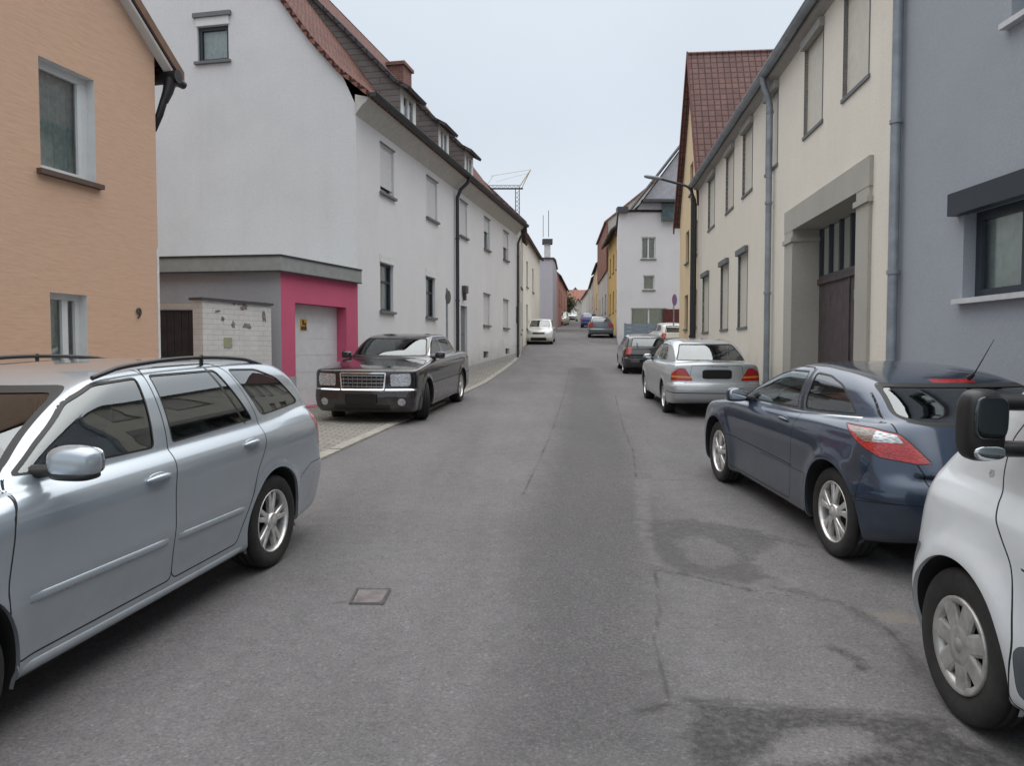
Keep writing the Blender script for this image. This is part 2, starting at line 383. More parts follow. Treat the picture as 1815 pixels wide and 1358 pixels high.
class Skin:
    def __init__(s, S, h):
        s.S = S; s.f = make_field(S); W = S['W']
        lo = (-.15, -W-.12, .05); hi = (S['L']+.15, W+.12, S['H']+.12)
        V, T = surface_nets(s.f, lo, hi, h)
        for _ in range(4):
            g = grad(s.f, V, .002); v = s.f(V[:, 0], V[:, 1], V[:, 2]); st = (v/np.maximum((g*g).sum(1), .2))[:, None]*g
            ln = np.linalg.norm(st, axis=1, keepdims=True); V = V-st*np.minimum(1, .5*h/np.maximum(ln, 1e-9))
        a = V[T]; nn = np.cross(a[:, 1]-a[:, 0], a[:, 2]-a[:, 0]); gc = grad(s.f, a.mean(1))
        if (nn*gc).sum() < 0: T = T[:, ::-1].copy(); print('FLIPPED')
        s.V = V; s.T = T; s.part = np.zeros(len(T), int); s.mat = np.zeros(len(T), int); s.names = ['body']; s.mats = ['paint']
    def pid(s, n):
        if n not in s.names: s.names.append(n)
        return s.names.index(n)
    def mid(s, n):
        if n not in s.mats: s.mats.append(n)
        return s.mats.index(n)
    def coords(s, proj, P):
        L_ = s.S['L']
        if proj == 'side': return P[:, 0], P[:, 2]
        if proj in ('front', 'rear'): return P[:, 1], P[:, 2]
        if proj == 'top': return P[:, 0], P[:, 1]
        if proj == 'cf': return np.abs(P[:, 1])+P[:, 0], P[:, 2]
        if proj == 'cr': return np.abs(P[:, 1])+(L_-P[:, 0]), P[:, 2]
    def cut(s, g, mask):
        g = np.where(np.abs(g) < 1e-5, 1e-5, g); T = s.T; neg = g < 0; k = neg[T].sum(1)
        mix = mask & (k > 0) & (k < 3)
        if not mix.any(): return
        t = T[mix]; ng = neg[t]; lone = np.where(k[mix][:, None] == 1, ng, ~ng); i0 = lone.argmax(1); r = np.arange(len(t))
        A, B, D = t[r, i0], t[r, (i0+1) % 3], t[r, (i0+2) % 3]
        E = np.concatenate([np.stack([A, B], 1), np.stack([A, D], 1)]); Es = np.sort(E, 1)
        U, inv = np.unique(Es, axis=0, return_inverse=True); inv = inv.ravel()
        ga, gb = g[U[:, 0]], g[U[:, 1]]; tt = np.clip(ga/(ga-gb), .002, .998)[:, None]
        NV = s.V[U[:, 0]]*(1-tt)+s.V[U[:, 1]]*tt; n0 = len(s.V); s.V = np.concatenate([s.V, NV])
        Pn = n0+inv[:len(t)]; Q = n0+inv[len(t):]
        new = np.concatenate([np.stack([A, Pn, Q], 1), np.stack([Pn, B, D], 1), np.stack([Pn, D, Q], 1)])
        pm = np.tile(s.part[mix], 3); mm = np.tile(s.mat[mix], 3)
        s.T = np.concatenate([T[~mix], new]); s.part = np.concatenate([s.part[~mix], pm]); s.mat = np.concatenate([s.mat[~mix], mm])
    def cent(s): return s.V[s.T].mean(1)
    def facen(s):
        a = s.V[s.T]; n = np.cross(a[:, 1]-a[:, 0], a[:, 2]-a[:, 0]); return n/np.maximum(np.linalg.norm(n, axis=1, keepdims=True), 1e-12)
    def region(s, proj, cond, rad=None):
        c = s.cent(); m = np.ones(len(c), bool)
        if proj == 'front': m &= c[:, 0] < s.S['L']*.5
        if proj == 'cf': m &= c[:, 0] < 1.2
        if proj == 'rear': m &= c[:, 0] > s.S['L']*.5
        if proj == 'cr': m &= c[:, 0] > s.S['L']-1.2
        if proj == 'side': m &= np.abs(c[:, 1]) > .3
        if proj == 'top': m &= s.facen()[:, 2] > .25
        if cond is not None: m &= cond(c, s.facen())
        return m
    def gfun(s, proj, poly, P):
        x, y = s.coords(proj, P)
        if callable(poly): return poly(P)
        if len(poly) == 3 and not isinstance(poly[0], (tuple, list)):       # circle cx, cz, r
            return np.hypot(x-poly[0], y-poly[1])-poly[2]
        return psdf(poly, x, y)
    def stamp(s, proj, poly, part=None, mat=None, r=.0, cond=None, border=None, bmat='rubber', seam=None, off=0):
        """cut the skin along a 2-D outline; label what lies inside"""
        if not callable(poly) and isinstance(poly[0], (tuple, list)): poly = fillet(poly, r)
        lev = [off]
        if border: lev.append(off-border)
        if seam: lev = [off-seam, off+seam]
        for l in lev:
            s.cut(s.gfun(proj, poly, s.V)-l, s.region(proj, cond))
        m = s.region(proj, cond); g = s.gfun(proj, poly, s.cent())
        if seam:
            ins = m & (g < off)
            if part is not None: s.part[ins] = s.pid(part)
            b = m & (g > off-seam) & (g < off+seam); s.mat[b] = s.mid('seam')
            if mat is not None: s.mat[m & (g < off-seam)] = s.mid(mat)
            return
        ins = m & (g < off)
        if border:
            s.mat[ins] = s.mid(bmat); core = m & (g < off-border)
            if part is not None: s.part[core] = s.pid(part)
            if mat is not None: s.mat[core] = s.mid(mat)
        else:
            if part is not None: s.part[ins] = s.pid(part)
            if mat is not None: s.mat[ins] = s.mid(mat)
    def line(s, proj, pts, wdt=.003, cond=None, mat='seam'):
        def g(P):
            x, y = s.coords(proj, P); d = np.full(x.shape, 1e9)
            for a, b in zip(pts[:-1], pts[1:]):
                e = (b[0]-a[0], b[1]-a[1]); wx, wy = x-a[0], y-a[1]; t = np.clip((wx*e[0]+wy*e[1])/(e[0]**2+e[1]**2), 0, 1)
                d = np.minimum(d, np.hypot(wx-e[0]*t, wy-e[1]*t))
            return d-wdt
        for a, b in zip(pts[:-1], pts[1:]):        # put vertices on the line itself first, so that a thin band is not missed
            e = (b[0]-a[0], b[1]-a[1]); ln_ = math.hypot(*e); x, y = s.coords(proj, s.V)
            sg_ = ((x-a[0])*-e[1]+(y-a[1])*e[0])/ln_; cc = s.cent(); xc, yc = s.coords(proj, cc); t = ((xc-a[0])*e[0]+(yc-a[1])*e[1])/ln_**2
            s.cut(sg_, s.region(proj, cond) & (t > -.03/ln_) & (t < 1+.03/ln_) & (np.abs(((xc-a[0])*-e[1]+(yc-a[1])*e[0])/ln_) < .05))
        s.cut(g(s.V), s.region(proj, cond)); m = s.region(proj, cond) & (g(s.cent()) < 0); s.mat[m] = s.mid(mat)
    def remove(s, proj, poly, cond=None):
        s.stamp(proj, poly, 'cut_away', None, cond=cond); k = s.part != s.pid('cut_away')
        s.T = s.T[k]; s.part = s.part[k]; s.mat = s.mat[k]
    def ysurf(s, ss, zz):
        ss = np.asarray(ss, float); zz = np.asarray(zz, float); lo = np.zeros_like(ss); hi = np.full_like(ss, s.S['W']+.15)
        for _ in range(30):
            m = (lo+hi)/2; v = s.f(ss, m, zz); lo = np.where(v < 0, m, lo); hi = np.where(v < 0, hi, m)
        return lo
    def emit(s, T, mt, name, parent, matmap, offset=0., flip=False):
        u, inv = np.unique(T, return_inverse=True); P = s.V[u]; Nn = grad(s.f, P, .004); Nn /= np.maximum(np.linalg.norm(Nn, axis=1, keepdims=True), 1e-9)
        P = P-Nn*offset; F_ = inv.reshape(-1, 3)
        X = np.stack([P[:, 1], s.S['s0']-P[:, 0], P[:, 2]], 1); NX = np.stack([Nn[:, 1], -Nn[:, 0], Nn[:, 2]], 1)
        # mapping (s,y)->(x,-y) keeps handedness after a swap and a flip
        if flip: F_ = F_[:, ::-1]; NX = -NX
        me = bpy.data.meshes.new(name); nT = len(F_)
        me.vertices.add(len(X)); me.vertices.foreach_set('co', X.astype(np.float32).ravel())
        me.loops.add(nT*3); me.loops.foreach_set('vertex_index', F_.astype(np.int32).ravel())
        me.polygons.add(nT); me.polygons.foreach_set('loop_start', (np.arange(nT)*3).astype(np.int32))
        used = sorted(set(mt.tolist()))
        for k in used: me.materials.append(matmap[s.mats[k]] if s.mats[k] in matmap else M[s.mats[k]])
        lut = {k: i for i, k in enumerate(used)}; me.polygons.foreach_set('material_index', np.array([lut[k] for k in mt.tolist()], np.int32))
        me.polygons.foreach_set('use_smooth', np.ones(nT, bool)); me.update(calc_edges=True); me.validate()
        me.normals_split_custom_set_from_vertices([tuple(v) for v in NX])
        o = bpy.data.objects.new(name, me); C.objects.link(o); o.parent = parent; return o

def superbox(mb, c, size, m=0, e=4., tilt=0., n=14, axis_rot=None):
    """rounded cushion-like box; tilt about X (rad)"""
    rows = []
    for i in range(n+1):
        a = -math.pi/2+math.pi*i/n; row = []
        for j in range(2*n):
            b = 2*math.pi*j/(2*n)
            def sp(v): return math.copysign(abs(v)**(2/e), v)
            x = sp(math.cos(a))*sp(math.cos(b))*size[0]/2; y = sp(math.cos(a))*sp(math.sin(b))*size[1]/2; z = sp(math.sin(a))*size[2]/2
            v = Vector((x, y, z))
            if tilt: v = Matrix.Rotation(tilt, 3, 'X')@v
            if axis_rot: v = axis_rot@v
            row.append(v+Vector(c))
        rows.append(row)
    mb.grid(rows, m, closed=True, flip=False)

def make_wheel(R, rr, wid, style, side, parent, loc, steer=0., name='wheel', rim_mat='alloy'):
    """wheel axis on X; side=+1 means the outer face looks to +X"""
    b = MB(); hw = wid/2; sg = side
    b.lathe([(.03, sg*.02), (rr*.72, sg*.02), (rr*.74, -sg*.01), (rr*.3, -sg*.04)], n=32, flip=(sg > 0))
    b.lathe([(rr*.96, sg*hw*.9), (rr*.93, sg*hw*.2), (rr*.93, -sg*hw*.9), (.02, -sg*hw*.9)], n=40, flip=(sg > 0))
    wo = b.build(name, M['brake'], parent, world=False, autouv=False); wo.location = loc; wo.rotation_euler = (0, 0, steer)
    t = MB(); pr = []
    for r_, x in [(rr*.97, hw*.80), (rr*1.01, hw*.93), (rr*1.08, hw*1.0), ((rr+R)/2, hw*1.07), (R*.93, hw*1.03), (R*.965, hw*.95), (R*.985, hw*.86), (R*.997, hw*.72), (R*.998, hw*.5), (R*.975, hw*.49), (R*.975, hw*.44), (R, hw*.43), (R, hw*.08), (R*.975, hw*.07)]:
        pr.append((r_, x))
    pr = pr+[(r_, -x) for r_, x in pr[::-1]]
    t.lathe([(a, sg*c_) for a, c_ in pr], n=64, flip=(sg < 0))
    t.build('tyre', M['tyre'], wo, world=False, autouv=False)
    k = MB(); X = lambda v: sg*(hw*.86+v)
    if style in ('steel',):
        k.lathe([(rr*1.0, X(.0)), (rr*1.0, X(.012)), (rr*.97, X(.018)), (rr*.90, X(.010)), (rr*.84, X(.008)), (rr*.82, X(-.03))], n=56, flip=(sg < 0))
    else:
        k.lathe([(rr*1.0, X(-.005)), (rr*1.01, X(.008)), (rr*.985, X(.012)), (rr*.955, X(.006)), (rr*.93, X(-.015)), (rr*.91, X(-.05)), (rr*.90, X(-.11))], n=56, flip=(sg < 0))
    def spoke(ang, r0, r1, w0, w1, x0, x1, th=.03, tw=0., bulge=0.):
        secs = []
        for i in range(7):
            u = i/6; r_ = r0+(r1-r0)*u; ww = w0+(w1-w0)*u+bulge*math.sin(math.pi*u); xx = x0+(x1-x0)*u**1.6; a = ang+tw*u
            row = []
            for (dw, dx) in ((-.5, -th), (-.5, -.006), (-.36, 0), (.36, 0), (.5, -.006), (.5, -th)):
                t_ = dw*ww; yy = r_*math.cos(a)-t_*math.sin(a); zz = r_*math.sin(a)+t_*math.cos(a)
                row.append((X(xx+dx), yy, zz))
            secs.append(row)
        k.grid(secs, 0, closed=True, sm=False, flip=(sg < 0))
    if style == 'five_double':
        for i in range(5):
            a = math.pi/2+i*2*math.pi/5+.15
            spoke(a-.17, rr*.16, rr*.95, .040, .030, -.005, -.010, tw=-.02); spoke(a+.17, rr*.16, rr*.95, .040, .030, -.005, -.010, tw=.02)
    elif style == 'ten':
        for i in range(5):
            a = math.pi/2+i*2*math.pi/5
            spoke(a-.13, rr*.20, rr*.95, .024, .055, .004, -.006, tw=-.10); spoke(a+.13, rr*.20, rr*.95, .024, .055, .004, -.006, tw=.10)
    elif style == 'five':
        for i in range(5): spoke(math.pi/2+i*2*math.pi/5, rr*.16, rr*.95, .075, .055, .0, -.008)
    elif style == 'steel':
        for i in range(7): spoke(math.pi/2+i*math.pi*2/7+.3, rr*.30, rr*.90, .088, .096, .010, .010, th=.02)
        k.lathe([(rr*.45, X(-.02)), (rr*.44, X(.004)), (rr*.40, X(.010)), (rr*.28, X(.012)), (rr*.1, X(.013)), (.001, X(.013))], n=32, flip=(sg < 0))
    k.lathe([(rr*.27, X(-.03)), (rr*.26, X(.004)), (rr*.2, X(.012)), (rr*.17, X(.008)), (rr*.15, X(.014)), (.001, X(.017))], n=28, flip=(sg < 0))
    k.build('rim', M[rim_mat], wo, world=False, autouv=False)
    return wo

def build_car(S, name, label, loc, heading, paintmat, h=.022, group=None, category='car', detail=2, pitch=None):
    """heading: direction the FRONT points, degrees from +Y towards +X"""
    mid_ = .5*(S['wheels'][0]+S['wheels'][1]); S['s0'] = mid_
    root = empty(name, loc, label, category, group)
    sl = math.atan((gz(loc[1]+1.3)-gz(loc[1]-1.3))/2.6) if pitch is None else pitch
    hd = math.radians(heading)
    root.rotation_euler = (Matrix.Rotation(-hd, 4, 'Z')@Matrix.Rotation(sl*math.cos(hd), 4, 'X')@Matrix.Rotation(sl*math.sin(hd), 4, 'Y')).to_euler()
    K = Skin(S, h); W = S['W']; R = S['R']; Ra = S['Ra']
    matmap = {'paint': paintmat}
    for sw in S['wheels']:
        K.remove('side', (sw, R, Ra), cond=lambda c, n: (np.abs(c[:, 1]) > W*.45) & (c[:, 2] < R+Ra+.05))
    S['features'](K)
    for _ in range(2):                                  # new vertices from the cuts go back onto the true surface
        g = grad(K.f, K.V, .002); v = K.f(K.V[:, 0], K.V[:, 1], K.V[:, 2]); st = (v/np.maximum((g*g).sum(1), .3))[:, None]*g; ln = np.linalg.norm(st, axis=1, keepdims=True); K.V = K.V-st*np.minimum(1, .004/np.maximum(ln, 1e-9))
    # split sides: parts named with '|' get one object per side
    objs = {}
    cy = K.cent()[:, 1]
    order = sorted(range(len(K.names)), key=lambda i: (0 if i == 0 else K.names[i].count('>')+1))
    for i in order:
        nm = K.names[i]
        if nm == 'cut_away': continue
        sided = nm.endswith('|'); base = nm.rstrip('|')
        for sd_ in ((-1, 1) if sided else (0,)):
            m = (K.part == i) & ((cy*sd_ > 0) if sided else True)
            if not m.any(): continue
            leaf = base.split('>')[-1].strip()
            par = root
            if '>' in base:
                pk = base.split('>')[0].strip(); par = objs.get((pk, sd_)) or objs.get((pk, 0)) or root
            o = K.emit(K.T[m], K.mat[m], leaf.split(':')[0], par, matmap, offset=(.004 if 'window' in leaf or 'windscreen' in leaf else 0))
            objs[(base, sd_)] = o
    body = objs[('body', 0)]
    # inner lining
    cc = K.cent(); isg = np.isin(K.mat, [K.mats.index(x) for x in ('glass_car', 'glass_dark') if x in K.mats])
    m = (~isg) & (cc[:, 2] > S.get('lining_z', .7))
    if m.any(): K.emit(K.T[m], np.full(m.sum(), K.mid('interior')), 'lining', body, matmap, offset=.03, flip=True)
    # wheel-arch liners and wheels
    for sw in S['wheels']:
        for sg in (-1, 1):
            ln = MB()
            aa = np.linspace(-.35, math.pi+.35, 40); ss = sw-np.cos(aa)*Ra; zz = R+np.sin(aa)*Ra
            ok = zz > .12; aa = aa[ok]; ss = ss[ok]; zz = zz[ok]
            ys = K.ysurf(ss, zz); ys = np.where(ys < .3, W-.04, ys); yi = np.full_like(ys, W-.34)
            A = [(sg*y, S['s0']-a, z) for a, y, z in zip(ss, ys, zz)]
            B_ = [(sg*(y-.02), S['s0']-a, z) for a, y, z in zip(ss, ys, zz)]
            D = [(sg*y, S['s0']-a, z) for a, y, z in zip(ss, yi, zz)]
            ln.grid([A, B_], 1); ln.grid([B_, D], 0)
            ln.face([D[0], *D[1:]], 0)
            ln.build('arch_liner', [M['liner'], paintmat if not S.get('arch_plastic') else M['greyplastic']], body, world=False, autouv=False)
    for i, sw in enumerate(S['wheels']):
        for sg in (-1, 1):
            make_wheel(R, S['rim'], S['tw'], S['wstyle'], sg, root, (sg*(W-.02-S['tw']/2+S.get('track', 0)), S['s0']-sw, R), steer=S.get('steer', 0) if i == 0 else 0, rim_mat=S.get('rim_mat', 'alloy'))
    # cabin
    if detail > 0:
        st = S['seats']; y0 = S['s0']
        for row, s_ in enumerate(st):
            for xx in ((-.37, .37) if row == 0 else (-.36, 0, .36)):
                q = MB(); zc = .55; wd = .48 if row == 0 else .40
                superbox(q, (xx, y0-s_+.18, zc-.05), (wd, .52, .18)); superbox(q, (xx, y0-s_-.12, zc+.22), (wd, .14, .62), tilt=.28)
                superbox(q, (xx, y0-s_-.22, zc+S.get('hr', .62)), (.25, .09, .17), tilt=.15)
                q.build('seat', M['seat'], root, world=False, autouv=False)
        q = MB(); sd_ = S['dash']; superbox(q, (0, y0-sd_, .82), (W*1.72, .42, .32), e=5); q.build('dashboard', M['interior'], root, world=False, autouv=False)
        q = MB(); cx = -.37; pts = [(cx+.18*math.cos(a), y0-sd_-.32+.06*math.sin(a), .90+.17*math.sin(a)) for a in np.linspace(0, 2*math.pi, 25)]
        q.tube(pts, .014, n=6, cap=False); q.box((cx-.15, y0-sd_-.34, .88), (cx+.15, y0-sd_-.30, .92)); q.build('steering_wheel', M['blackplastic'], root, world=False, autouv=False)
    root['_k'] = 0; del root['_k']
    return root, K, objs, body
def mirror_pair(root, K, objs, s_, z_, paintmat, size=(.20, .11, .14), out=.12, glass=True, stem='blackplastic', sides=(-1, 1), door='door'):
    for sg in sides:
        y = float(K.ysurf([s_+.02], [z_-.02])[0]); cx = sg*(y+out+size[0]/2-.03); cy = K.S['s0']-s_
        q = MB(); superbox(q, (cx, cy, z_), size, e=2.7, n=18)
        par = objs.get((door, sg)) or root
        # keep the rear face open for the mirror glass
        mo = q.build('wing_mirror', paintmat, par, world=False, autouv=False)
        k = MB(); k.tube([(sg*(y-.04), cy+.01, z_-.05), (cx-sg*size[0]*.25, cy, z_-.035)], [.035, .022], n=8); 
        superbox(k, (cx, cy, z_-size[2]*.36), (size[0]*.9, size[1]*.95, size[2]*.32), e=3.)
        k.build('mirror_foot', M[stem], mo if par is root else par, world=False, autouv=False)
        if glass:
            g = MB(); superbox(g, (cx, cy-size[1]/2+.004, z_), (size[0]*.86, .014, size[2]*.80), e=3.5, n=10)
            g.build('mirror_glass', M['mirror'], mo if par is root else par, world=False, autouv=False)
def on_side(K, s_, z_, sg, out=0.):
    y = float(K.ysurf([s_], [z_])[0])+out; return (sg*y, K.S['s0']-s_, z_)
def handle(K, objs, s_, z_, sg, door, mat, ln=.20):
    par = objs.get((door, sg))
    if par is None: return
    q = MB(); a = [on_side(K, s_-ln/2+ln*i/8, z_+.006*math.sin(i/8*3.14), sg, .004+.026*math.sin(math.pi*min(1, max(0, (i+.5)/9)))) for i in range(9)]
    q.tube(a, [.006, .012, .015, .016, .016, .016, .015, .012, .006], n=8)
    q.build('door_handle', mat, par, world=False, autouv=False)
    d = MB(); c_ = on_side(K, s_, z_-.002, sg, -.004); superbox(d, c_, (.014, ln*.72, .06), e=2.6, n=8)
    d.build('handle_recess', M['seam'] if 0 else mat, par, world=False, autouv=False)
def strip(K, objs_parent, pts, sg, hgt, thick, mat, name):
    """a moulding that follows the skin through (s,z) points"""
    q = MB(); rows = []
    n = 24*(len(pts)-1)
    for i in range(n+1):
        u = i/n*(len(pts)-1); j = min(int(u), len(pts)-2); v = u-j
        s_ = pts[j][0]*(1-v)+pts[j+1][0]*v; z_ = pts[j][1]*(1-v)+pts[j+1][1]*v
        e = min(1, i/2, (n-i)/2); row = []
        for dz, o in ((-.5, -.014), (-.42, .8), (-.1, 1), (.32, .95), (.5, -.010)):
            row.append(on_side(K, s_, z_+dz*hgt, sg, -.003+max(o, 0)*thick*e if o > 0 else o))
        rows.append(row)
    q.grid(rows, 0, flip=(sg > 0)); return q.build(name, mat, objs_parent, world=False, autouv=False)

# ------------------------------------------------------------------ the individual cars
def G(x, c, w_): return np.exp(-((x-c)/w_)**2)
def sstep(x, a, b):
    t = np.clip((x-a)/(b-a), 0, 1); return t*t*(3-2*t)
side_ok = lambda c, n: np.abs(n[:, 1]) > .30

# --- silver estate
EST = dict(L=4.57, W=.885, H=1.47, R=.320, rim=.215, tw=.205, Ra=.378, wheels=(.93, 3.505), wstyle='five_double', track=-.005,
  top=[(-.2, .60), (0, .66), (.12, .76), (.4, .87), (.9, .955), (1.35, 1.03), (1.7, 1.045), (3.0, 1.06), (4.2, 1.08), (4.35, 1.075), (4.8, 1.06)],
  xf=[(0, .20), (.2, .10), (.35, .02), (.5, 0), (.62, .04), (.75, .10), (1.0, .3)], xr=[(0, 4.3), (.25, 4.45), (.42, 4.55), (.56, 4.57), (.66, 4.52), (.9, 4.50), (1.05, 4.46), (1.3, 4.36)],
  bowf=.34, bowr=.17, kf=.20, kr=.16, kt=.10, kj=.03, crown=.06,
  sec=[(0, -.16), (.18, -.075), (.26, -.038), (.34, -.034), (.46, -.020), (.55, -.006), (.60, -.001), (.80, 0), (.88, -.007), (.93, -.022), (.98, -.052), (1.03, -.080), (1.15, -.12)],
  plan=[(0, -.03), (.5, -.004), (1.0, 0), (2.3, .004), (3.5, 0), (4.1, -.02), (4.57, -.07)],
  bot=[(0, .22), (.5, .19), (1.3, .20), (3.1, .20), (3.9, .22), (4.57, .30)],
  ws=[(.5, .35), (1.0, 1.18), (1.2, 1.50), (1.40, 1.95), (1.5, 2.25)], wsbow=.30, rw=[(.6, 4.55), (1.05, 4.47), (1.25, 4.34), (1.38, 4.18), (1.5, 3.98)], rwbow=.15,
  roof=[(1.2, 1.28), (1.9, 1.425), (2.3, 1.455), (2.8, 1.465), (3.5, 1.45), (4.2, 1.40), (4.6, 1.33)], rcrown=.05,
  gw=[(.6, .83), (1.0, .80), (1.1, .775), (1.25, .715), (1.4, .625), (1.5, .55)], gplan=[(.8, -.09), (1.4, -.03), (2.2, 0), (3.4, -.0), (4.2, -.06), (4.5, -.10)],
  kA=.10, kC=.10, kR=.11, ghlow=.7, seats=(2.15, 3.05), dash=1.45, lining_z=.8, flare=.014, hr=.66)
def f_est(K):
    K.line('side', [(1.27, .30), (1.24, .60), (1.31, .90), (1.42, 1.03)], .0032, side_ok)
    fd = [(1.27, .30), (1.24, .60), (1.31, .90), (1.40, 1.03), (1.62, 1.20), (1.90, 1.355), (2.08, 1.425), (2.50, 1.435), (2.44, 1.05), (2.36, .80), (2.34, .30)]
    K.stamp('side', fd, 'front_door|', r=.05, cond=side_ok, seam=.004)
    rd = [(2.34, .30), (2.36, .80), (2.44, 1.05), (2.50, 1.435), (3.22, 1.43), (3.32, 1.37), (3.43, 1.06), (3.40, .90), (3.25, .72), (3.12, .48), (3.02, .30)]
    K.stamp('side', rd, 'rear_door|', r=.05, cond=side_ok, seam=.004)
    K.stamp('side', [(1.44, 1.04), (1.62, 1.165), (1.88, 1.318), (2.10, 1.388), (2.425, 1.398), (2.32, 1.022)], 'front_door > window|', 'glass_car', r=.035, border=.011, cond=side_ok)
    K.stamp('side', [(2.475, 1.026), (2.53, 1.402), (3.19, 1.392), (3.37, 1.045)], 'rear_door > window|', 'glass_car', r=.03, border=.011, cond=side_ok)
    K.line('side', [(3.11, 1.40), (3.26, 1.04)], .012, side_ok, 'blackplastic')
    K.stamp('side', [(3.49, 1.055), (3.33, 1.388), (3.70, 1.368), (3.96, 1.29), (4.17, 1.10), (4.14, 1.075)], 'quarter_window|', 'glass_dark', r=.05, border=.010, cond=side_ok)
    K.stamp('front', [(-.70, 1.04), (-.56, 1.385), (.56, 1.385), (.70, 1.04)], 'windscreen', 'glass_car', r=.07, border=.03)
    K.stamp('rear', [(-.60, 1.07), (-.50, 1.345), (.50, 1.345), (.60, 1.07)], 'rear_window', 'glass_dark', r=.06, border=.02)
    K.stamp('cr', [(1.17, .74), (.62, .70), (.60, 1.02), (1.05, 1.03), (1.19, .96)], 'tail_light|', 'taillight', r=.04, border=.006)
    K.stamp('cf', [(.62, .62), (.58, .78), (.9, .82), (1.12, .84), (1.14, .74), (.95, .64)], 'headlight|', 'clearlamp', r=.04, border=.006)
    K.stamp('front', [(-.48, .60), (-.50, .76), (.50, .76), (.48, .60)], 'grille', 'blackplastic', r=.04, border=.015, bmat='chrome')
    K.line('side', [(3.86, .30), (3.92, .56), (4.1, .62), (4.6, .62)], .003, side_ok)
    K.line('top', [(.2, -.70), (1.1, -.78), (1.3, -.66)], .004); K.line('top', [(.2, .70), (1.1, .78), (1.3, .66)], .004)
    K.stamp('side', [(3.66, .93), (3.66, 1.0)]+[(3.84, 1.0), (3.84, .83), (3.66, .83)], None, None, r=.03, cond=lambda c, n: (c[:, 1] > 0) & (np.abs(n[:, 1]) > .3), seam=.002)
EST['features'] = f_est

# --- dark blue three-door coupe hatchback
GTC = dict(L=4.29, W=.885, H=1.38, R=.325, rim=.222, tw=.215, Ra=.382, wheels=(.94, 3.554), wstyle='ten', track=-.004,
  top=[(-.2, .60), (0, .66), (.15, .76), (.45, .85), (.9, .915), (1.3, .955), (1.8, .965), (2.6, .985), (3.4, 1.03), (3.9, 1.05), (4.1, 1.05), (4.5, 1.02)],
  xf=[(0, .20), (.2, .08), (.4, .0), (.55, .02), (.7, .10), (1.0, .35)], xr=[(0, 4.05), (.2, 4.16), (.35, 4.26), (.52, 4.29), (.60, 4.285), (.72, 4.22), (.9, 4.17), (1.05, 4.10), (1.3, 3.95)],
  bowf=.34, bowr=.24, kf=.20, kr=.26, kt=.10, kj=.05, crown=.05,
  sec=[(0, -.16), (.16, -.07), (.24, -.035), (.4, -.022), (.6, -.006), (.74, 0), (.84, -.012), (.92, -.045), (1.0, -.085), (1.1, -.13)],
  plan=[(0, -.03), (.5, -.004), (1.0, 0), (1.7, -.012), (2.4, -.01), (3.3, .006), (3.8, -.01), (4.29, -.09)],
  bot=[(0, .20), (.5, .17), (1.3, .175), (3.0, .175), (3.8, .20), (4.29, .27)],
  ws=[(.5, .3), (.95, 1.10), (1.13, 1.55), (1.30, 2.02), (1.38, 2.3)], wsbow=.34, rw=[(.6, 4.35), (.98, 4.13), (1.12, 3.90), (1.24, 3.68), (1.29, 3.58), (1.38, 3.38)], rwbow=.22,
  roof=[(1.2, 1.13), (1.7, 1.29), (2.1, 1.358), (2.45, 1.372), (3.0, 1.350), (3.5, 1.30), (3.9, 1.23), (4.3, 1.1)], rcrown=.055,
  gw=[(.6, .81), (.95, .79), (1.05, .765), (1.18, .69), (1.30, .60), (1.38, .53)], gplan=[(.8, -.10), (1.3, -.03), (2.0, 0), (2.9, -.01), (3.5, -.06), (3.9, -.12), (4.2, -.2)],
  kA=.11, kC=.15, kR=.13, ghlow=.7, seats=(2.15, 2.95), dash=1.4, lining_z=.8, flare=.030, flarew=2.0, hr=.62)
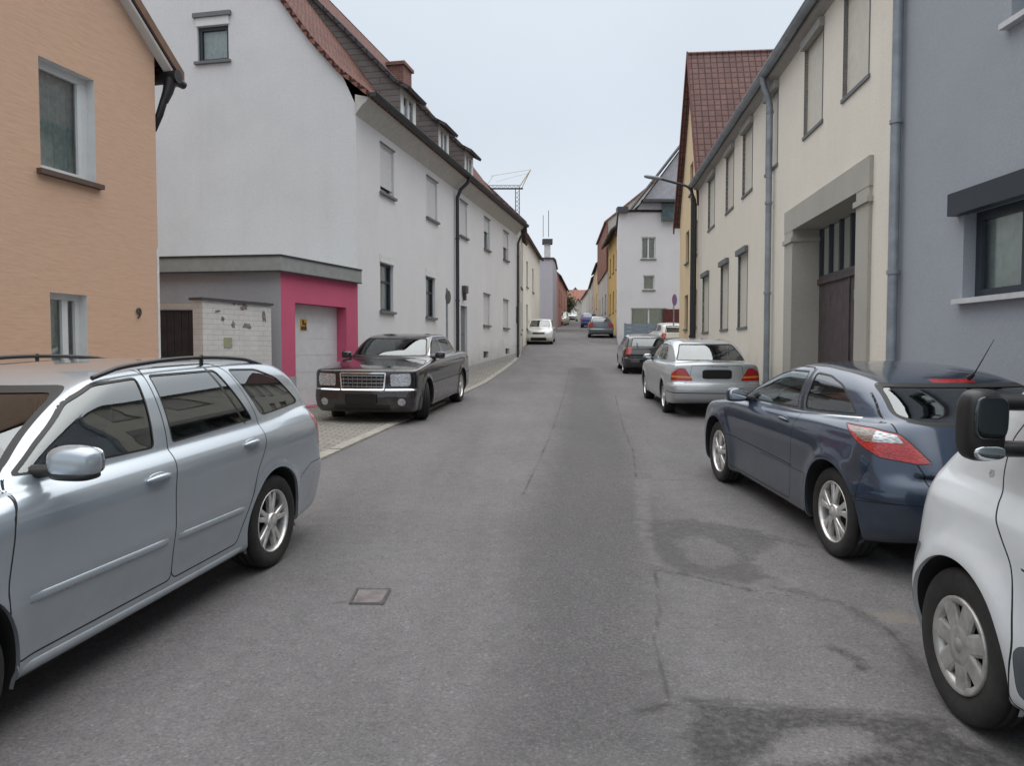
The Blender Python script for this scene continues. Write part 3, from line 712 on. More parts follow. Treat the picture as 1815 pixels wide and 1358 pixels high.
def f_gtc(K):
    K.stamp('side', [(1.36, .24), (1.22, .40), (1.20, .70), (1.32, .90), (1.55, 1.05), (1.90, 1.235), (2.18, 1.308), (2.60, 1.315), (2.84, .98), (2.86, .70), (2.78, .24)], 'door|', r=.06, cond=side_ok, seam=.004)
    K.stamp('side', [(1.40, .955), (1.62, 1.065), (1.92, 1.21), (2.20, 1.28), (2.56, 1.288), (2.74, .99)], 'door > window|', 'glass_car', r=.04, border=.012, cond=side_ok)
    K.line('side', [(2.62, 1.29), (2.80, .985)], .022, lambda c, n: (c[:, 2] > .985) & (np.abs(n[:, 1]) > .3), 'blackplastic')
    K.stamp('side', [(2.86, .995), (2.68, 1.288), (2.95, 1.278), (3.20, 1.225), (3.44, 1.12), (3.56, 1.045), (3.50, 1.03)], 'quarter_window|', 'glass_car', r=.05, border=.012, cond=side_ok)
    K.line('side', [(1.36, .945), (2.84, .972), (3.64, 1.025)], .006, lambda c, n: np.abs(n[:, 1]) > .1, 'chrome')
    K.stamp('front', [(-.70, .98), (-.55, 1.29), (.55, 1.29), (.70, .98)], 'windscreen', 'glass_car', r=.07, border=.03)
    hz = lambda c, n: (c[:, 0] > 3.35) & (n[:, 0] > .20)
    K.stamp('rear', [(-.52, .60), (-.60, .80), (-.66, .95), (-.66, 1.05), (-.56, 1.300), (.56, 1.300), (.66, 1.05), (.66, .95), (.60, .80), (.52, .60)], 'tailgate', None, r=.05, cond=hz, seam=.004)
    K.stamp('rear', [(-.50, 1.015), (-.62, 1.06), (-.55, 1.262), (.55, 1.262), (.62, 1.06), (.50, 1.015)], 'tailgate > rear_window', 'glass_dark', r=.05, border=.024, cond=hz)
    K.stamp('rear', [(-.16, 1.266), (-.16, 1.288), (.16, 1.288), (.16, 1.266)], 'tailgate > brake_light', 'taillight', r=.008, cond=hz)
    K.stamp('rear', [(-.36, .835), (-.36, .862), (.36, .862), (.36, .835)], 'tailgate > chrome_bar', 'chrome', r=.005, cond=hz)
    cl = lambda c, n: (c[:, 0] > 3.4)
    K.stamp('cr', [(1.50, .985), (1.30, .885), (1.05, .80), (.74, .775), (.60, .79), (.78, .90), (.90, .965), (1.15, .99)], 'tail_light|', 'taillight', r=.03, border=.007, cond=cl)
    K.stamp('cr', [(1.44, .972), (1.22, .897), (.86, .905), (.93, .955), (1.15, .978)], 'tail_light|', 'smokelamp', r=.02, cond=cl)
    K.stamp('cr', [(1.14, .900), (.865, .905), (.93, .955), (1.12, .972)], 'tail_light|', 'clearlamp', r=.01, cond=cl)
    K.stamp('cf', [(.60, .60), (.62, .74), (.95, .82), (1.25, .85), (1.2, .74), (.95, .62)], 'headlight|', 'clearlamp', r=.04, border=.006)
    K.line('side', [(3.93, .50), (4.2, .52), (4.5, .52)], .0028, lambda c, n: c[:, 0] > 3.92); K.line('rear', [(-.9, .52), (.9, .52)], .0028)
    K.line('side', [(3.90, .28), (3.92, .60), (3.97, .76)], .003, side_ok)
    K.line('side', [(1.21, .56), (2.86, .535)], .004, side_ok)
GTC['features'] = f_gtc
GTC['extra'] = lambda s, ay, z: .010*G(z, .93, .035)*sstep(s, 2.9, 3.7)+.014*G(z, .55, .03)*sstep(s, 3.9, 4.1)

# --- white small van
VAN = dict(L=4.0, W=.84, H=1.82, R=.325, rim=.205, tw=.18, Ra=.375, wheels=(.80, 3.40), wstyle='steel', track=.02,
  top=[(-.2, .80), (0, .92), (.1, 1.01), (.2, 1.10), (.4, 1.21), (.6, 1.29), (1.0, 1.36), (1.4, 1.32), (2.5, 1.22), (4.2, 1.15)],
  xf=[(0, .22), (.2, .12), (.4, .02), (.55, 0), (.66, .03), (.85, .07), (1.0, .12), (1.15, .26), (1.3, .5)], xr=[(0, 3.9), (.4, 4.0), (1.0, 3.98), (1.8, 3.9)],
  bowf=.30, bowr=.05, kf=.26, kr=.12, kt=.12, kj=.06, crown=.08,
  sec=[(0, -.14), (.2, -.05), (.35, -.02), (.55, 0), (.80, -.002), (.90, -.012), (.97, -.045), (1.03, -.085), (1.12, -.105), (1.3, -.14), (1.6, -.16)],
  plan=[(0, -.04), (.4, -.005), (1.0, -.005), (2.0, 0), (4.0, -.01)],
  bot=[(0, .22), (.5, .20), (1.2, .24), (3, .26), (4, .3)],
  ws=[(.6, .10), (1.1, .40), (1.31, .58), (1.55, .83), (1.75, 1.13), (1.85, 1.35)], wsbow=.24, rw=[(.6, 4.0), (1.2, 3.98), (1.8, 3.9)], rwbow=.05,
  roof=[(.8, 1.66), (1.2, 1.74), (1.7, 1.80), (2.4, 1.82), (4, 1.82)], rcrown=.05,
  gw=[(.6, .78), (1.05, .765), (1.3, .73), (1.6, .67), (1.8, .62)], gplan=[(.4, -.06), (1.0, -.02), (1.5, 0), (4, 0)],
  kA=.14, kC=.08, kR=.14, ghlow=.9, seats=(2.0,), dash=1.25, lining_z=.85, flare=.045, flarew=3.2, hr=.70, rim_mat='hubcap')
def f_van(K):
    K.stamp('side', [(1.17, .26), (1.20, .50), (1.12, .78), (.96, .94), (.90, 1.06), (.90, 1.22), (1.06, 1.44), (1.32, 1.68), (1.90, 1.71), (2.22, 1.71), (2.22, .26)], 'door|', r=.05, cond=side_ok, seam=.0042)
    K.stamp('side', [(1.08, 1.10), (1.05, 1.24), (1.18, 1.44), (1.40, 1.62), (1.85, 1.64), (2.14, 1.64), (2.14, 1.06), (1.16, 1.03)], 'door > window|', 'glass_car', r=.06, border=.022, cond=side_ok)
    K.stamp('front', [(-.66, 1.36), (-.56, 1.72), (.56, 1.72), (.66, 1.36)], 'windscreen', 'glass_car', r=.08, border=.03)
    K.stamp('cf', [(.60, .62), (.58, .86), (.85, .95), (1.02, .96), (1.02, .80), (.95, .66)], 'headlight|', 'clearlamp', r=.04, border=.006)
    lowb = lambda c, n: (c[:, 0] < .46)
    K.stamp('cf', [(-1, .1), (-1, .58), (1.0, .60), (1.16, .66), (1.3, .66), (1.3, .1)], 'bumper', 'greyplastic', r=.02, cond=lowb, seam=.003)
    K.stamp('cf', [(-1, .1), (-1, .58), (1.0, .60), (1.16, .66), (1.3, .66), (1.3, .1)], None, 'greyplastic', r=.02, cond=lowb)
    K.stamp('side', [(.80, 1.055), (.80, 1.085), (.84, 1.088), (.84, 1.055)], 'indicator|', 'clearlamp', r=.012, cond=side_ok)
    K.stamp('side', [(1.22, .30), (1.20, .50), (1.30, .52), (3.05, .52), (3.0, .30)], 'side_cladding|', 'greyplastic', r=.05, cond=side_ok, seam=.002)
    K.stamp('side', [(1.22, .30), (1.20, .50), (1.30, .52), (3.05, .52), (3.0, .30)], None, 'greyplastic', r=.05, cond=side_ok)
    K.line('side', [(1.18, .78), (2.22, .70)], .004, side_ok)
VAN['features'] = f_van

# --- silver saloon
SAL = dict(L=4.53, W=.865, H=1.425, R=.312, rim=.20, tw=.20, Ra=.352, wheels=(.80, 3.515), wstyle='five', track=-.005,
  top=[(-.2, .62), (0, .68), (.15, .78), (.5, .88), (1.1, .955), (1.4, .97), (2.5, .985), (3.6, 1.0), (4.0, 1.02), (4.42, 1.005), (4.53, .97), (4.8, .93)],
  xf=[(0, .2), (.2, .08), (.4, 0), (.55, .02), (.7, .08), (1, .3)], xr=[(0, 4.3), (.24, 4.42), (.36, 4.51), (.5, 4.53), (.60, 4.51), (.66, 4.46), (.85, 4.44), (1.0, 4.42)],
  bowf=.30, bowr=.16, kf=.2, kr=.14, kt=.08, kj=.04, crown=.05,
  sec=[(0, -.15), (.18, -.06), (.26, -.03), (.4, -.012), (.6, 0), (.76, -.002), (.86, -.02), (.94, -.05), (1.02, -.09)],
  plan=[(0, -.03), (.5, 0), (1, 0), (3.6, 0), (4.1, -.02), (4.53, -.07)], bot=[(0, .22), (.5, .19), (3.1, .2), (3.9, .22), (4.53, .28)],
  ws=[(.5, .3), (.95, 1.18), (1.15, 1.50), (1.36, 1.98), (1.42, 2.2)], wsbow=.28, rw=[(.6, 4.6), (.97, 4.02), (1.1, 3.83), (1.25, 3.56), (1.36, 3.30), (1.42, 3.1)], rwbow=.16,
  roof=[(1.2, 1.2), (1.9, 1.38), (2.4, 1.42), (3.0, 1.405), (3.5, 1.34), (4, 1.2)], rcrown=.05,
  gw=[(.6, .80), (.97, .775), (1.1, .74), (1.25, .675), (1.36, .60), (1.42, .55)], gplan=[(.8, -.09), (1.4, -.02), (2.2, 0), (3.1, -.01), (3.9, -.10), (4.2, -.16)],
  kA=.10, kC=.12, kR=.12, ghlow=.75, seats=(2.1, 2.95), dash=1.4, lining_z=.85, flare=.014, hr=.62)
def f_sal(K):
    K.stamp('side', [(1.15, .28), (1.15, .70), (1.30, .95), (1.75, 1.23), (2.0, 1.34), (2.36, 1.355), (2.30, .28)], 'front_door|', r=.05, cond=side_ok, seam=.003)
    K.stamp('side', [(2.30, .28), (2.36, 1.355), (2.9, 1.34), (3.25, 1.22), (3.42, .99), (3.22, .70), (3.05, .28)], 'rear_door|', r=.05, cond=side_ok, seam=.003)
    K.stamp('side', [(1.42, .985), (1.80, 1.205), (2.05, 1.305), (2.30, 1.315), (2.27, .99)], 'front_door > window|', 'glass_car', r=.03, border=.01, cond=side_ok)
    K.stamp('side', [(2.39, .995), (2.40, 1.315), (2.85, 1.30), (3.15, 1.20), (3.34, 1.015)], 'rear_door > window|', 'glass_car', r=.04, border=.01, cond=side_ok)
    K.stamp('front', [(-.68, .98), (-.55, 1.34), (.55, 1.34), (.68, .98)], 'windscreen', 'glass_car', r=.06, border=.02)
    K.stamp('rear', [(-.66, 1.02), (-.52, 1.325), (.52, 1.325), (.66, 1.02)], 'rear_window', 'glass_car', r=.05, border=.018, cond=lambda c, n: (c[:, 0] > 3.0) & (n[:, 0] > .2) & (c[:, 2] > 1.0))
    K.stamp('rear', [(-.60, .64), (-.50, .70), (-.46, .955), (.46, .955), (.50, .70), (.60, .64)], 'boot_lid', r=.03, cond=lambda c, n: (c[:, 0] > 4.2) & (n[:, 0] > .3), seam=.003)
    K.stamp('cr', [(1.08, .68), (.54, .68), (.59, .75), (.73, .905), (.86, .91), (1.08, .80)], 'tail_light|', 'taillight', r=.03, border=.005, cond=lambda c, n: c[:, 0] > 4.0)
    K.line('cr', [(.60, .745), (1.06, .755)], .016, lambda c, n: c[:, 0] > 4.0, 'amber')
    K.line('rear', [(-.8, .615), (.8, .615)], .003, lambda c, n: n[:, 0] > .2); K.line('rear', [(-.20, .935), (.20, .935)], .010, None, 'chrome')
    K.line('side', [(3.9, .46), (4.6, .46)], .008, lambda c, n: c[:, 0] > 3.88, 'blackplastic'); K.line('rear', [(-.72, .46), (.72, .46)], .008, None, 'blackplastic')
    K.stamp('cf', [(.55, .58), (.55, .76), (.95, .82), (1.05, .78), (1.0, .62)], 'headlight|', 'clearlamp', r=.04, border=.006)
SAL['features'] = f_sal
SAL['extra'] = lambda s, ay, z: .014*G(z, .56, .05)*sstep(s, 3.85, 4.05)

# --- black saloon with upright nose
LIM = dict(L=4.9, W=.89, H=1.475, R=.345, rim=.235, tw=.215, Ra=.385, wheels=(.93, 3.90), wstyle='five', track=-.01, steer=.42,
  top=[(-.2, .80), (0, .86), (.08, .905), (.25, .94), (.8, .99), (1.35, 1.04), (1.7, 1.06), (3.0, 1.08), (4.2, 1.09), (4.8, 1.05), (5.2, 1.0)],
  xf=[(0, .2), (.2, .10), (.3, .02), (.45, 0), (.56, .02), (.60, .055), (.88, .075), (1.0, .12)], xr=[(0, 4.8), (.3, 4.97), (.5, 5.0), (.7, 4.95), (1.0, 4.92)],
  bowf=.16, bowr=.14, kf=.13, kr=.14, kt=.07, kj=.03, crown=.045,
  sec=[(0, -.15), (.2, -.05), (.3, -.02), (.5, 0), (.8, 0), (.92, -.01), (1.0, -.03), (1.1, -.07)],
  plan=[(0, -.035), (.5, 0), (1, 0), (4, 0), (5.0, -.05)], bot=[(0, .21), (.5, .19), (3.5, .2), (5, .28)],
  ws=[(.5, .6), (1.02, 1.42), (1.2, 1.68), (1.40, 2.08), (1.5, 2.35)], wsbow=.24, rw=[(.7, 4.7), (1.08, 4.25), (1.25, 4.0), (1.4, 3.7), (1.48, 3.5)], rwbow=.14,
  roof=[(1.4, 1.33), (2.1, 1.44), (2.7, 1.472), (3.4, 1.46), (4, 1.36)], rcrown=.04,
  gw=[(.6, .80), (1.04, .765), (1.2, .71), (1.4, .62), (1.5, .56)], gplan=[(1.0, -.06), (1.8, 0), (3.4, 0), (4.2, -.08)],
  kA=.09, kC=.1, kR=.10, ghlow=.8, seats=(2.45, 3.4), dash=1.75, lining_z=.9, flare=.02, hr=.66)
def f_lim(K):
    K.stamp('side', [(1.38, .28), (1.38, .80), (1.52, 1.05), (1.98, 1.33), (2.15, 1.40), (2.62, 1.405), (2.58, .28)], 'front_door|', r=.05, cond=side_ok, seam=.003)
    K.stamp('side', [(2.58, .28), (2.62, 1.405), (3.4, 1.40), (3.72, 1.30), (3.75, 1.06), (3.55, .75), (3.48, .28)], 'rear_door|', r=.05, cond=side_ok, seam=.003)
    K.stamp('side', [(1.66, 1.09), (2.02, 1.30), (2.2, 1.37), (2.55, 1.375), (2.53, 1.09)], 'front_door > window|', 'glass_car', r=.03, border=.01, bmat='chrome', cond=side_ok)
    K.stamp('side', [(2.67, 1.09), (2.68, 1.375), (3.3, 1.37), (3.62, 1.28), (3.68, 1.11)], 'rear_door > window|', 'glass_car', r=.04, border=.01, bmat='chrome', cond=side_ok)
    K.stamp('front', [(-.70, 1.07), (-.58, 1.395), (.58, 1.395), (.70, 1.07)], 'windscreen', 'glass_car', r=.06, border=.02, cond=lambda c, n: n[:, 0] < -.2)
    fc = lambda c, n: (c[:, 0] < .6) & (n[:, 0] < -.3)
    K.stamp('front', [(-.37, .575), (-.40, .865), (.40, .865), (.37, .575)], 'grille', 'blackplastic', r=.035, border=.022, bmat='chrome', cond=fc)
    K.stamp('cf', [(.56, .63), (.56, .85), (.98, .86), (1.0, .72), (.96, .63)], 'headlight|', 'clearlamp', r=.04, border=.012, bmat='blackplastic')
    K.line('front', [(-.95, .585), (-.40, .585)], .011, fc, 'chrome'); K.line('front', [(.40, .585), (.95, .585)], .011, fc, 'chrome')
    K.stamp('front', (-.66, .38, .062), 'fog_light|', 'clearlamp', border=.012, bmat='chrome', cond=fc); K.stamp('front', (.66, .38, .062), 'fog_light|', 'clearlamp', border=.012, bmat='chrome', cond=fc)
    K.stamp('front', [(-.48, .24), (-.48, .34), (.48, .34), (.48, .24)], 'air_intake', 'blackplastic', r=.03, cond=fc)
    K.line('top', [(.1, -.52), (.9, -.62), (1.45, -.72)], .004); K.line('top', [(.1, .52), (.9, .62), (1.45, .72)], .004)
    K.line('side', [(1.0, .62), (4.9, .62)], .006, side_ok)
    K.stamp('cr', [(1.0, .66), (.7, .66), (.7, .98), (1.0, .98)], 'tail_light|', 'taillight', r=.03, border=.005)
LIM['features'] = f_lim

# --- black small hatchback, and two more body shapes for the cars up the hill
HAT = dict(GTC); HAT.update(L=3.82, W=.82, H=1.44, R=.285, rim=.18, tw=.18, Ra=.325, wheels=(.78, 3.27), wstyle='five', steer=0, flare=.012, flarew=1,
  top=[(-.2, .62), (0, .68), (.15, .78), (.5, .88), (1.0, .96), (1.3, .98), (2.6, 1.0), (3.6, 1.0), (4.2, .98)],
  xf=[(0, .18), (.2, .08), (.4, 0), (.55, .02), (.7, .08), (1, .3)], xr=[(0, 3.65), (.25, 3.76), (.42, 3.82), (.58, 3.80), (.62, 3.74), (1.0, 3.70), (1.3, 3.5)],
  bowf=.26, bowr=.14, kf=.2, kr=.14, kj=.04, plan=[(0, -.03), (.5, 0), (3.3, 0), (3.82, -.06)], bot=[(0, .2), (.5, .18), (3, .18), (3.82, .26)],
  ws=[(.5, .3), (.97, .98), (1.2, 1.35), (1.38, 1.72), (1.45, 1.95)], wsbow=.24, rw=[(.6, 3.85), (1.0, 3.68), (1.2, 3.56), (1.36, 3.42), (1.45, 3.3)], rwbow=.12,
  roof=[(1.0, 1.25), (1.7, 1.405), (2.2, 1.435), (2.8, 1.42), (3.6, 1.36)], gw=[(.6, .78), (.98, .75), (1.15, .70), (1.3, .64), (1.4, .57)], gplan=[(.8, -.07), (1.4, 0), (3.0, 0), (3.6, -.06)],
  kC=.1, kR=.11, seats=(1.85, 2.6), dash=1.2, extra=lambda s, ay, z: 0*z)
def f_hat(K):
    K.stamp('side', [(1.1, .26), (1.1, .8), (1.25, .98), (1.7, 1.28), (2.3, 1.35), (2.35, .26)], 'door|', r=.05, cond=side_ok, seam=.004)
    K.stamp('side', [(1.26, 1.01), (1.62, 1.235), (1.85, 1.32), (2.26, 1.335), (2.28, 1.02)], 'door > window|', 'glass_car', r=.03, border=.012, cond=side_ok)
    K.stamp('side', [(2.40, 1.02), (2.38, 1.335), (2.95, 1.32), (3.25, 1.22), (3.3, 1.06)], 'quarter_window|', 'glass_car', r=.05, border=.012, cond=side_ok)
    K.stamp('front', [(-.62, 1.0), (-.53, 1.36), (.53, 1.36), (.62, 1.0)], 'windscreen', 'glass_car', r=.06, border=.02)
    K.stamp('rear', [(-.56, 1.0), (-.48, 1.32), (.48, 1.32), (.56, 1.0)], 'rear_window', 'glass_dark', r=.05, border=.025, cond=lambda c, n: (c[:, 0] > 3.1) & (n[:, 0] > .25))
    K.stamp('cr', [(.98, .68), (.66, .68), (.62, .80), (.66, .98), (.90, .98)], 'tail_light|', 'taillight', r=.03, border=.005, cond=lambda c, n: c[:, 0] > 3.2)
    K.stamp('cf', [(.5, .6), (.5, .76), (.9, .82), (1.1, .84), (1.0, .64)], 'headlight|', 'clearlamp', r=.04, border=.006)
    K.stamp('front', [(-.36, .60), (-.36, .72), (.36, .72), (.36, .60)], 'grille', 'blackplastic', r=.03)
    K.stamp('front', [(-.45, .24), (-.45, .42), (.45, .42), (.45, .24)], 'air_intake', 'blackplastic', r=.03)
    K.line('rear', [(-.8, .60), (.8, .60)], .004)
HAT['features'] = f_hat

def place(ref_px, ref_s, side, S, heading, cz=None):
    """ground point of a wheel seen in the photograph -> position of the car's middle"""
    g = ground_at(*ref_px); hd = math.radians(heading); fwd = np.array([math.sin(hd), math.cos(hd)]); rgt = np.array([math.cos(hd), -math.sin(hd)])
    mid_ = .5*sum(S['wheels']); p = g[:2]-fwd*(mid_-ref_s)-rgt*side*(S['W']-.02)
    return (float(p[0]), float(p[1]), gz(p[1]))
def plate(root, K, s_, z_, front, w_=.52, h_=.115, tilt=0.):
    x = np.linspace(-w_/2, w_/2, 3); q = MB(); y = K.S['s0']-s_
    superbox(q, (0, y, z_), (w_, .016, h_), e=9, n=10); o = q.build('number_plate', M['plate'], root, world=False, autouv=False); return o

P_sil = paint('silver_blue_paint', lin('#ACB6BE'), .5, .26, dirt=.07)
P_blue = paint('dark_blue_paint', (.032, .052, .090), .5, .28, dirt=.06)
P_white = paint('white_van_paint', (.62, .65, .67), .0, .30, dirt=.16)
P_sal = paint('pale_silver_paint', (.46, .485, .50), .5, .30, dirt=.10)
P_blk = paint('black_paint', (.008, .007, .009), .1, .18, dirt=.03)
P_blk2 = paint('worn_black_paint', (.010, .011, .013), .1, .25, dirt=.04)
P_gry = paint('grey_paint', (.16, .19, .21), .4, .3)
P_wh2 = paint('cream_white_paint', (.62, .62, .57), .0, .3)

# ------------------------------------------------------------------ wall planes measured from the photograph
class Pl:
    def __init__(s, p0, d, n):
        l = math.hypot(*d); s.d = np.array([d[0]/l, d[1]/l]); l = math.hypot(*n); s.n = np.array([n[0]/l, n[1]/l]); s.p = np.array(p0, float)
    def hit(s, x, y, o=0):
        r = ray(x, y); p = s.p+s.n*o; t = ((p-CAM[:2])@s.n)/(r[:2]@s.n); q = CAM+t*r
        return float((q[:2]-s.p)@s.d), float(q[2])
    def P(s, u, z, o=0):
        q = s.p+s.d*u+s.n*o; return (float(q[0]), float(q[1]), float(z))
    def rect(s, x0, x1, yt, yb, o=0):
        ym = (yt+yb)/2; xm = (x0+x1)/2; a = s.hit(x0, ym, o)[0]; b = s.hit(x1, ym, o)[0]
        return [min(a, b), max(a, b), s.hit(xm, yb, o)[1], s.hit(xm, yt, o)[1]]
    def turned(s, u, o=0, sgn=-1):
        """plane at right angles, starting at (u,o)"""
        return Pl(s.P(u, 0, o)[:2], sgn*s.n, -s.d)
def pbox(mb, pl, u0, u1, z0, z1, o0, o1, m=0):
    c = [pl.P(u0, z0, o0), pl.P(u1, z0, o0), pl.P(u1, z0, o1), pl.P(u0, z0, o1), pl.P(u0, z1, o0), pl.P(u1, z1, o0), pl.P(u1, z1, o1), pl.P(u0, z1, o1)]
    a = np.cross(np.array(c[1])-np.array(c[0]), np.array(c[3])-np.array(c[0]))
    if a[2] < 0: c = [c[0], c[3], c[2], c[1], c[4], c[7], c[6], c[5]]
    mb.hexa(c, m)
def orient(pts, nrm):
    P = np.array(pts); a = np.zeros(3)
    for i in range(len(P)): a += np.cross(P[i]-P[0], P[(i+1) % len(P)]-P[0])
    return pts if a@np.array([nrm[0], nrm[1], nrm[2] if len(nrm) > 2 else 0]) >= 0 else pts[::-1]
def wall(mb, pl, outline, holes=(), depth=.16, m=0, mr=None):
    loops = [[Vector((u, z, 0)) for u, z in outline]]
    for r in holes: loops.append([Vector((r[0], r[2], 0)), Vector((r[1], r[2], 0)), Vector((r[1], r[3], 0)), Vector((r[0], r[3], 0))])
    flat = [v for l in loops for v in l]
    for t in tessellate_polygon(loops):
        mb.face(orient([pl.P(flat[i].x, flat[i].y) for i in t], pl.n), m)
    mr = m if mr is None else mr
    for r in holes:
        u0, u1, z0, z1 = r[:4]; dd = r[4] if len(r) > 4 else depth
        for (a, b, nn) in (((u0, z0), (u0, z1), pl.d), ((u1, z0), (u1, z1), -pl.d), ((u0, z1), (u1, z1), (0, 0, -1)), ((u0, z0), (u1, z0), (0, 0, 1))):
            mb.face(orient([pl.P(*a), pl.P(*b), pl.P(*b, -dd), pl.P(*a, -dd)], nn), mr)
def slab(mb, pts, th, m=0, me=None):
    """roof slab: 4+ coplanar points (upper face), thickness downwards along the normal"""
    P = [np.array(p) for p in orient(pts, (0, 0, 1))]; n = np.cross(P[1]-P[0], P[2]-P[0]); n /= np.linalg.norm(n); Q = [p-n*th for p in P]; me = m if me is None else me
    mb.face(P, m); mb.face(Q[::-1], me); k = len(P)
    for i in range(k): mb.face([P[i], Q[i], Q[(i+1) % k], P[(i+1) % k]], me)
def window(par, pl, r, depth=.14, frame=None, fw=.055, mull=(), trans=(), sill=None, shutter=0., shmat=None, curtain=None, box=None, sillout=.07, glass=True, label=None):
    u0, u1, z0, z1 = r[:4]; q = MB(); a, b = -depth, -depth+.06
    pbox(q, pl, u0, u0+fw, z0, z1, a, b); pbox(q, pl, u1-fw, u1, z0, z1, a, b)
    pbox(q, pl, u0+fw, u1-fw, z0, z0+fw, a, b); pbox(q, pl, u0+fw, u1-fw, z1-fw, z1, a, b)
    for t in mull:
        uu = u0+(u1-u0)*t; pbox(q, pl, uu-fw*.6, uu+fw*.6, z0+fw, z1-fw, a+.002, b-.004)
    for t in trans:
        zz = z0+(z1-z0)*t; pbox(q, pl, u0+fw, u1-fw, zz-fw*.5, zz+fw*.5, a+.004, b-.006)
    w_ = q.build('window', frame or MAT['frame_white'], par, label=label)
    if glass:
        g = MB(); g.face(orient([pl.P(u0+fw, z0+fw, a+.02), pl.P(u1-fw, z0+fw, a+.02), pl.P(u1-fw, z1-fw, a+.02), pl.P(u0+fw, z1-fw, a+.02)], pl.n)); g.build('pane', M['pane'], w_)
    g = MB(); n = 40; rows = [[], []]
    if curtain:
        z_lo = z0+(z1-z0)*curtain[1]; 
        for i in range(n+1):
            uu = u0+(u1-u0)*i/n; o = a-.07+.018*math.sin(i*1.9)+.012*math.sin(i*.83+r[0]); rows[0].append(pl.P(uu, z_lo, o)); rows[1].append(pl.P(uu, z1, o))
        g.grid(rows, 0); g.build('curtain', MAT[curtain[0]], w_)
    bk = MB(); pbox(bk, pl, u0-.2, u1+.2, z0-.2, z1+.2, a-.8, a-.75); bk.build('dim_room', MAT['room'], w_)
    if sill is not None:
        s_ = MB(); pbox(s_, pl, u0-.06, u1+.06, z0-.055, z0+.002, -depth+.06, sillout); s_.build('sill', sill, w_)
    if shutter > 0:
        s_ = MB(); zb = z1-(z1-z0)*shutter; k = max(4, int((z1-zb)/.055)); hh = (z1-zb)/k
        for i in range(k): pbox(s_, pl, u0+.01, u1-.01, zb+i*hh+.004, zb+(i+1)*hh, b+.006, b+.022)
        pbox(s_, pl, u0+.01, u1-.01, zb, z1, b+.004, b+.012); s_.build('roller_shutter', shmat or MAT['shutter'], w_)
    if box:
        s_ = MB(); pbox(s_, pl, u0-box[1], u1+box[1], z1-.004+box[3], z1+box[0]+box[3], -.02, box[2]); s_.build('lintel', box[4], w_)
    return w_
def pipe(par, pl, u, z0, z1, o, r=.05, name='downpipe', mat=None, top=None):
    q = MB(); pts = [pl.P(u, z0, o), pl.P(u, z1, o)]
    if top: pts = [pl.P(u, z0, o), pl.P(u, z1-.1, o), pl.P(u, z1, o)]+[pl.P(u+a, z1+b, o+c) for a, b, c in top]
    q.tube(pts, r, n=12)
    z = z0+.5
    while z < z1: q.tube([pl.P(u, z, o), pl.P(u, z+.05, o)], r*1.25, n=12); z += 1.9
    return q.build(name, mat, par)
def gutter(par, pl, u0, u1, z, o, r=.075, mat=None):
    q = MB(); rows = []
    for i in range(9):
        a = math.pi+math.pi*i/8; rows.append([pl.P(u, z+r*math.sin(a), o+r*math.cos(a)) for u in (u0, u1)])
    q.grid(rows, 0); q.grid([[pl.P(u, z+(r-.006)*math.sin(math.pi+math.pi*i/8), o+(r-.006)*math.cos(math.pi+math.pi*i/8)) for u in (u0, u1)] for i in range(9)], 0, flip=True)
    pbox(q, pl, u0, u1, z-.012, z+.012, o+r-.004, o+r+.008); pbox(q, pl, u0, u0+.01, z-r*.95, z, o-r*.8, o+r*.8); pbox(q, pl, u1-.01, u1, z-r*.95, z, o-r*.8, o+r*.8)
    return q.build('gutter', mat, par)

MAT = {}
MAT['orange'] = render_wall('orange_render', (.50, .335, .235), var=.08, streak=.03)
def _orange():
    m, t, b = newmat('ribbed_orange_render'); base = (.605, .405, .287)
    n = noise(t, 1.0, 4, stretched(t, (5., 5., 34.)), rough=.55); f = rng(t, n, .25, .8, 0, 1)
    n2 = rng(t, noise(t, .7, 6), .3, .7, 0, .5)
    c = mixc(t, f, tuple(x*1.06 for x in base), (.54, .352, .245)); c = mixc(t, n2, c, (.60, .40, .30))
    L(t, c, b.inputs['Base Color']); b.inputs['Roughness'].default_value = .9; b.inputs['Specular IOR Level'].default_value = .2; bump(t, n, .3, .008, b); return m
MAT['orange'] = _orange()
MAT['white'] = render_wall('white_render', (.69, .685, .70), var=.04, streak=.05, dirtamt=.18)
MAT['gable'] = render_wall('grey_white_render', (.64, .65, .66), var=.05, streak=.08, dirtamt=.30)
MAT['cream'] = render_wall('cream_render', (.735, .695, .61), var=.035, streak=.06, dirtamt=.2)
MAT['stone'] = render_wall('grey_stone_surround', (.40, .385, .345), var=.08, grain=60, bmp=.5)
MAT['grey'] = render_wall('blue_grey_render', (.335, .36, .40), var=.04, streak=.04, dirtamt=.12)
MAT['garagegrey'] = render_wall('garage_grey_render', (.33, .335, .36), var=.06, dirtamt=.3)
MAT['pink'] = render_wall('pink_render', (.56, .115, .20), var=.07, streak=.06, dirtamt=.12)
MAT['yellow'] = render_wall('pale_yellow_render', (.70, .56, .36), var=.05)
MAT['ochre'] = render_wall('ochre_render', (.56, .37, .14), var=.08)
MAT['beige'] = render_wall('beige_render', (.50, .47, .42), var=.08)
MAT['lav'] = render_wall('lavender_render', (.48, .47, .53), var=.05)
MAT['pinkfar'] = render_wall('salmon_render', (.42, .22, .19), var=.08)
MAT['fasc'] = plain('grey_fascia', (.27, .285, .275), .7, var=.12, bmp=.2)
MAT['plinth'] = plain('plinth_render', (.36, .36, .37), .9, var=.15, bmp=.4)
MAT['frame_white'] = plain('white_window_frame', (.66, .67, .67), .4, var=.05)
MAT['frame_grey'] = plain('anthracite_frame', (.028, .036, .048), .4, var=.1)
MAT['frame_dark'] = plain('dark_window_frame', (.06, .06, .065), .5)
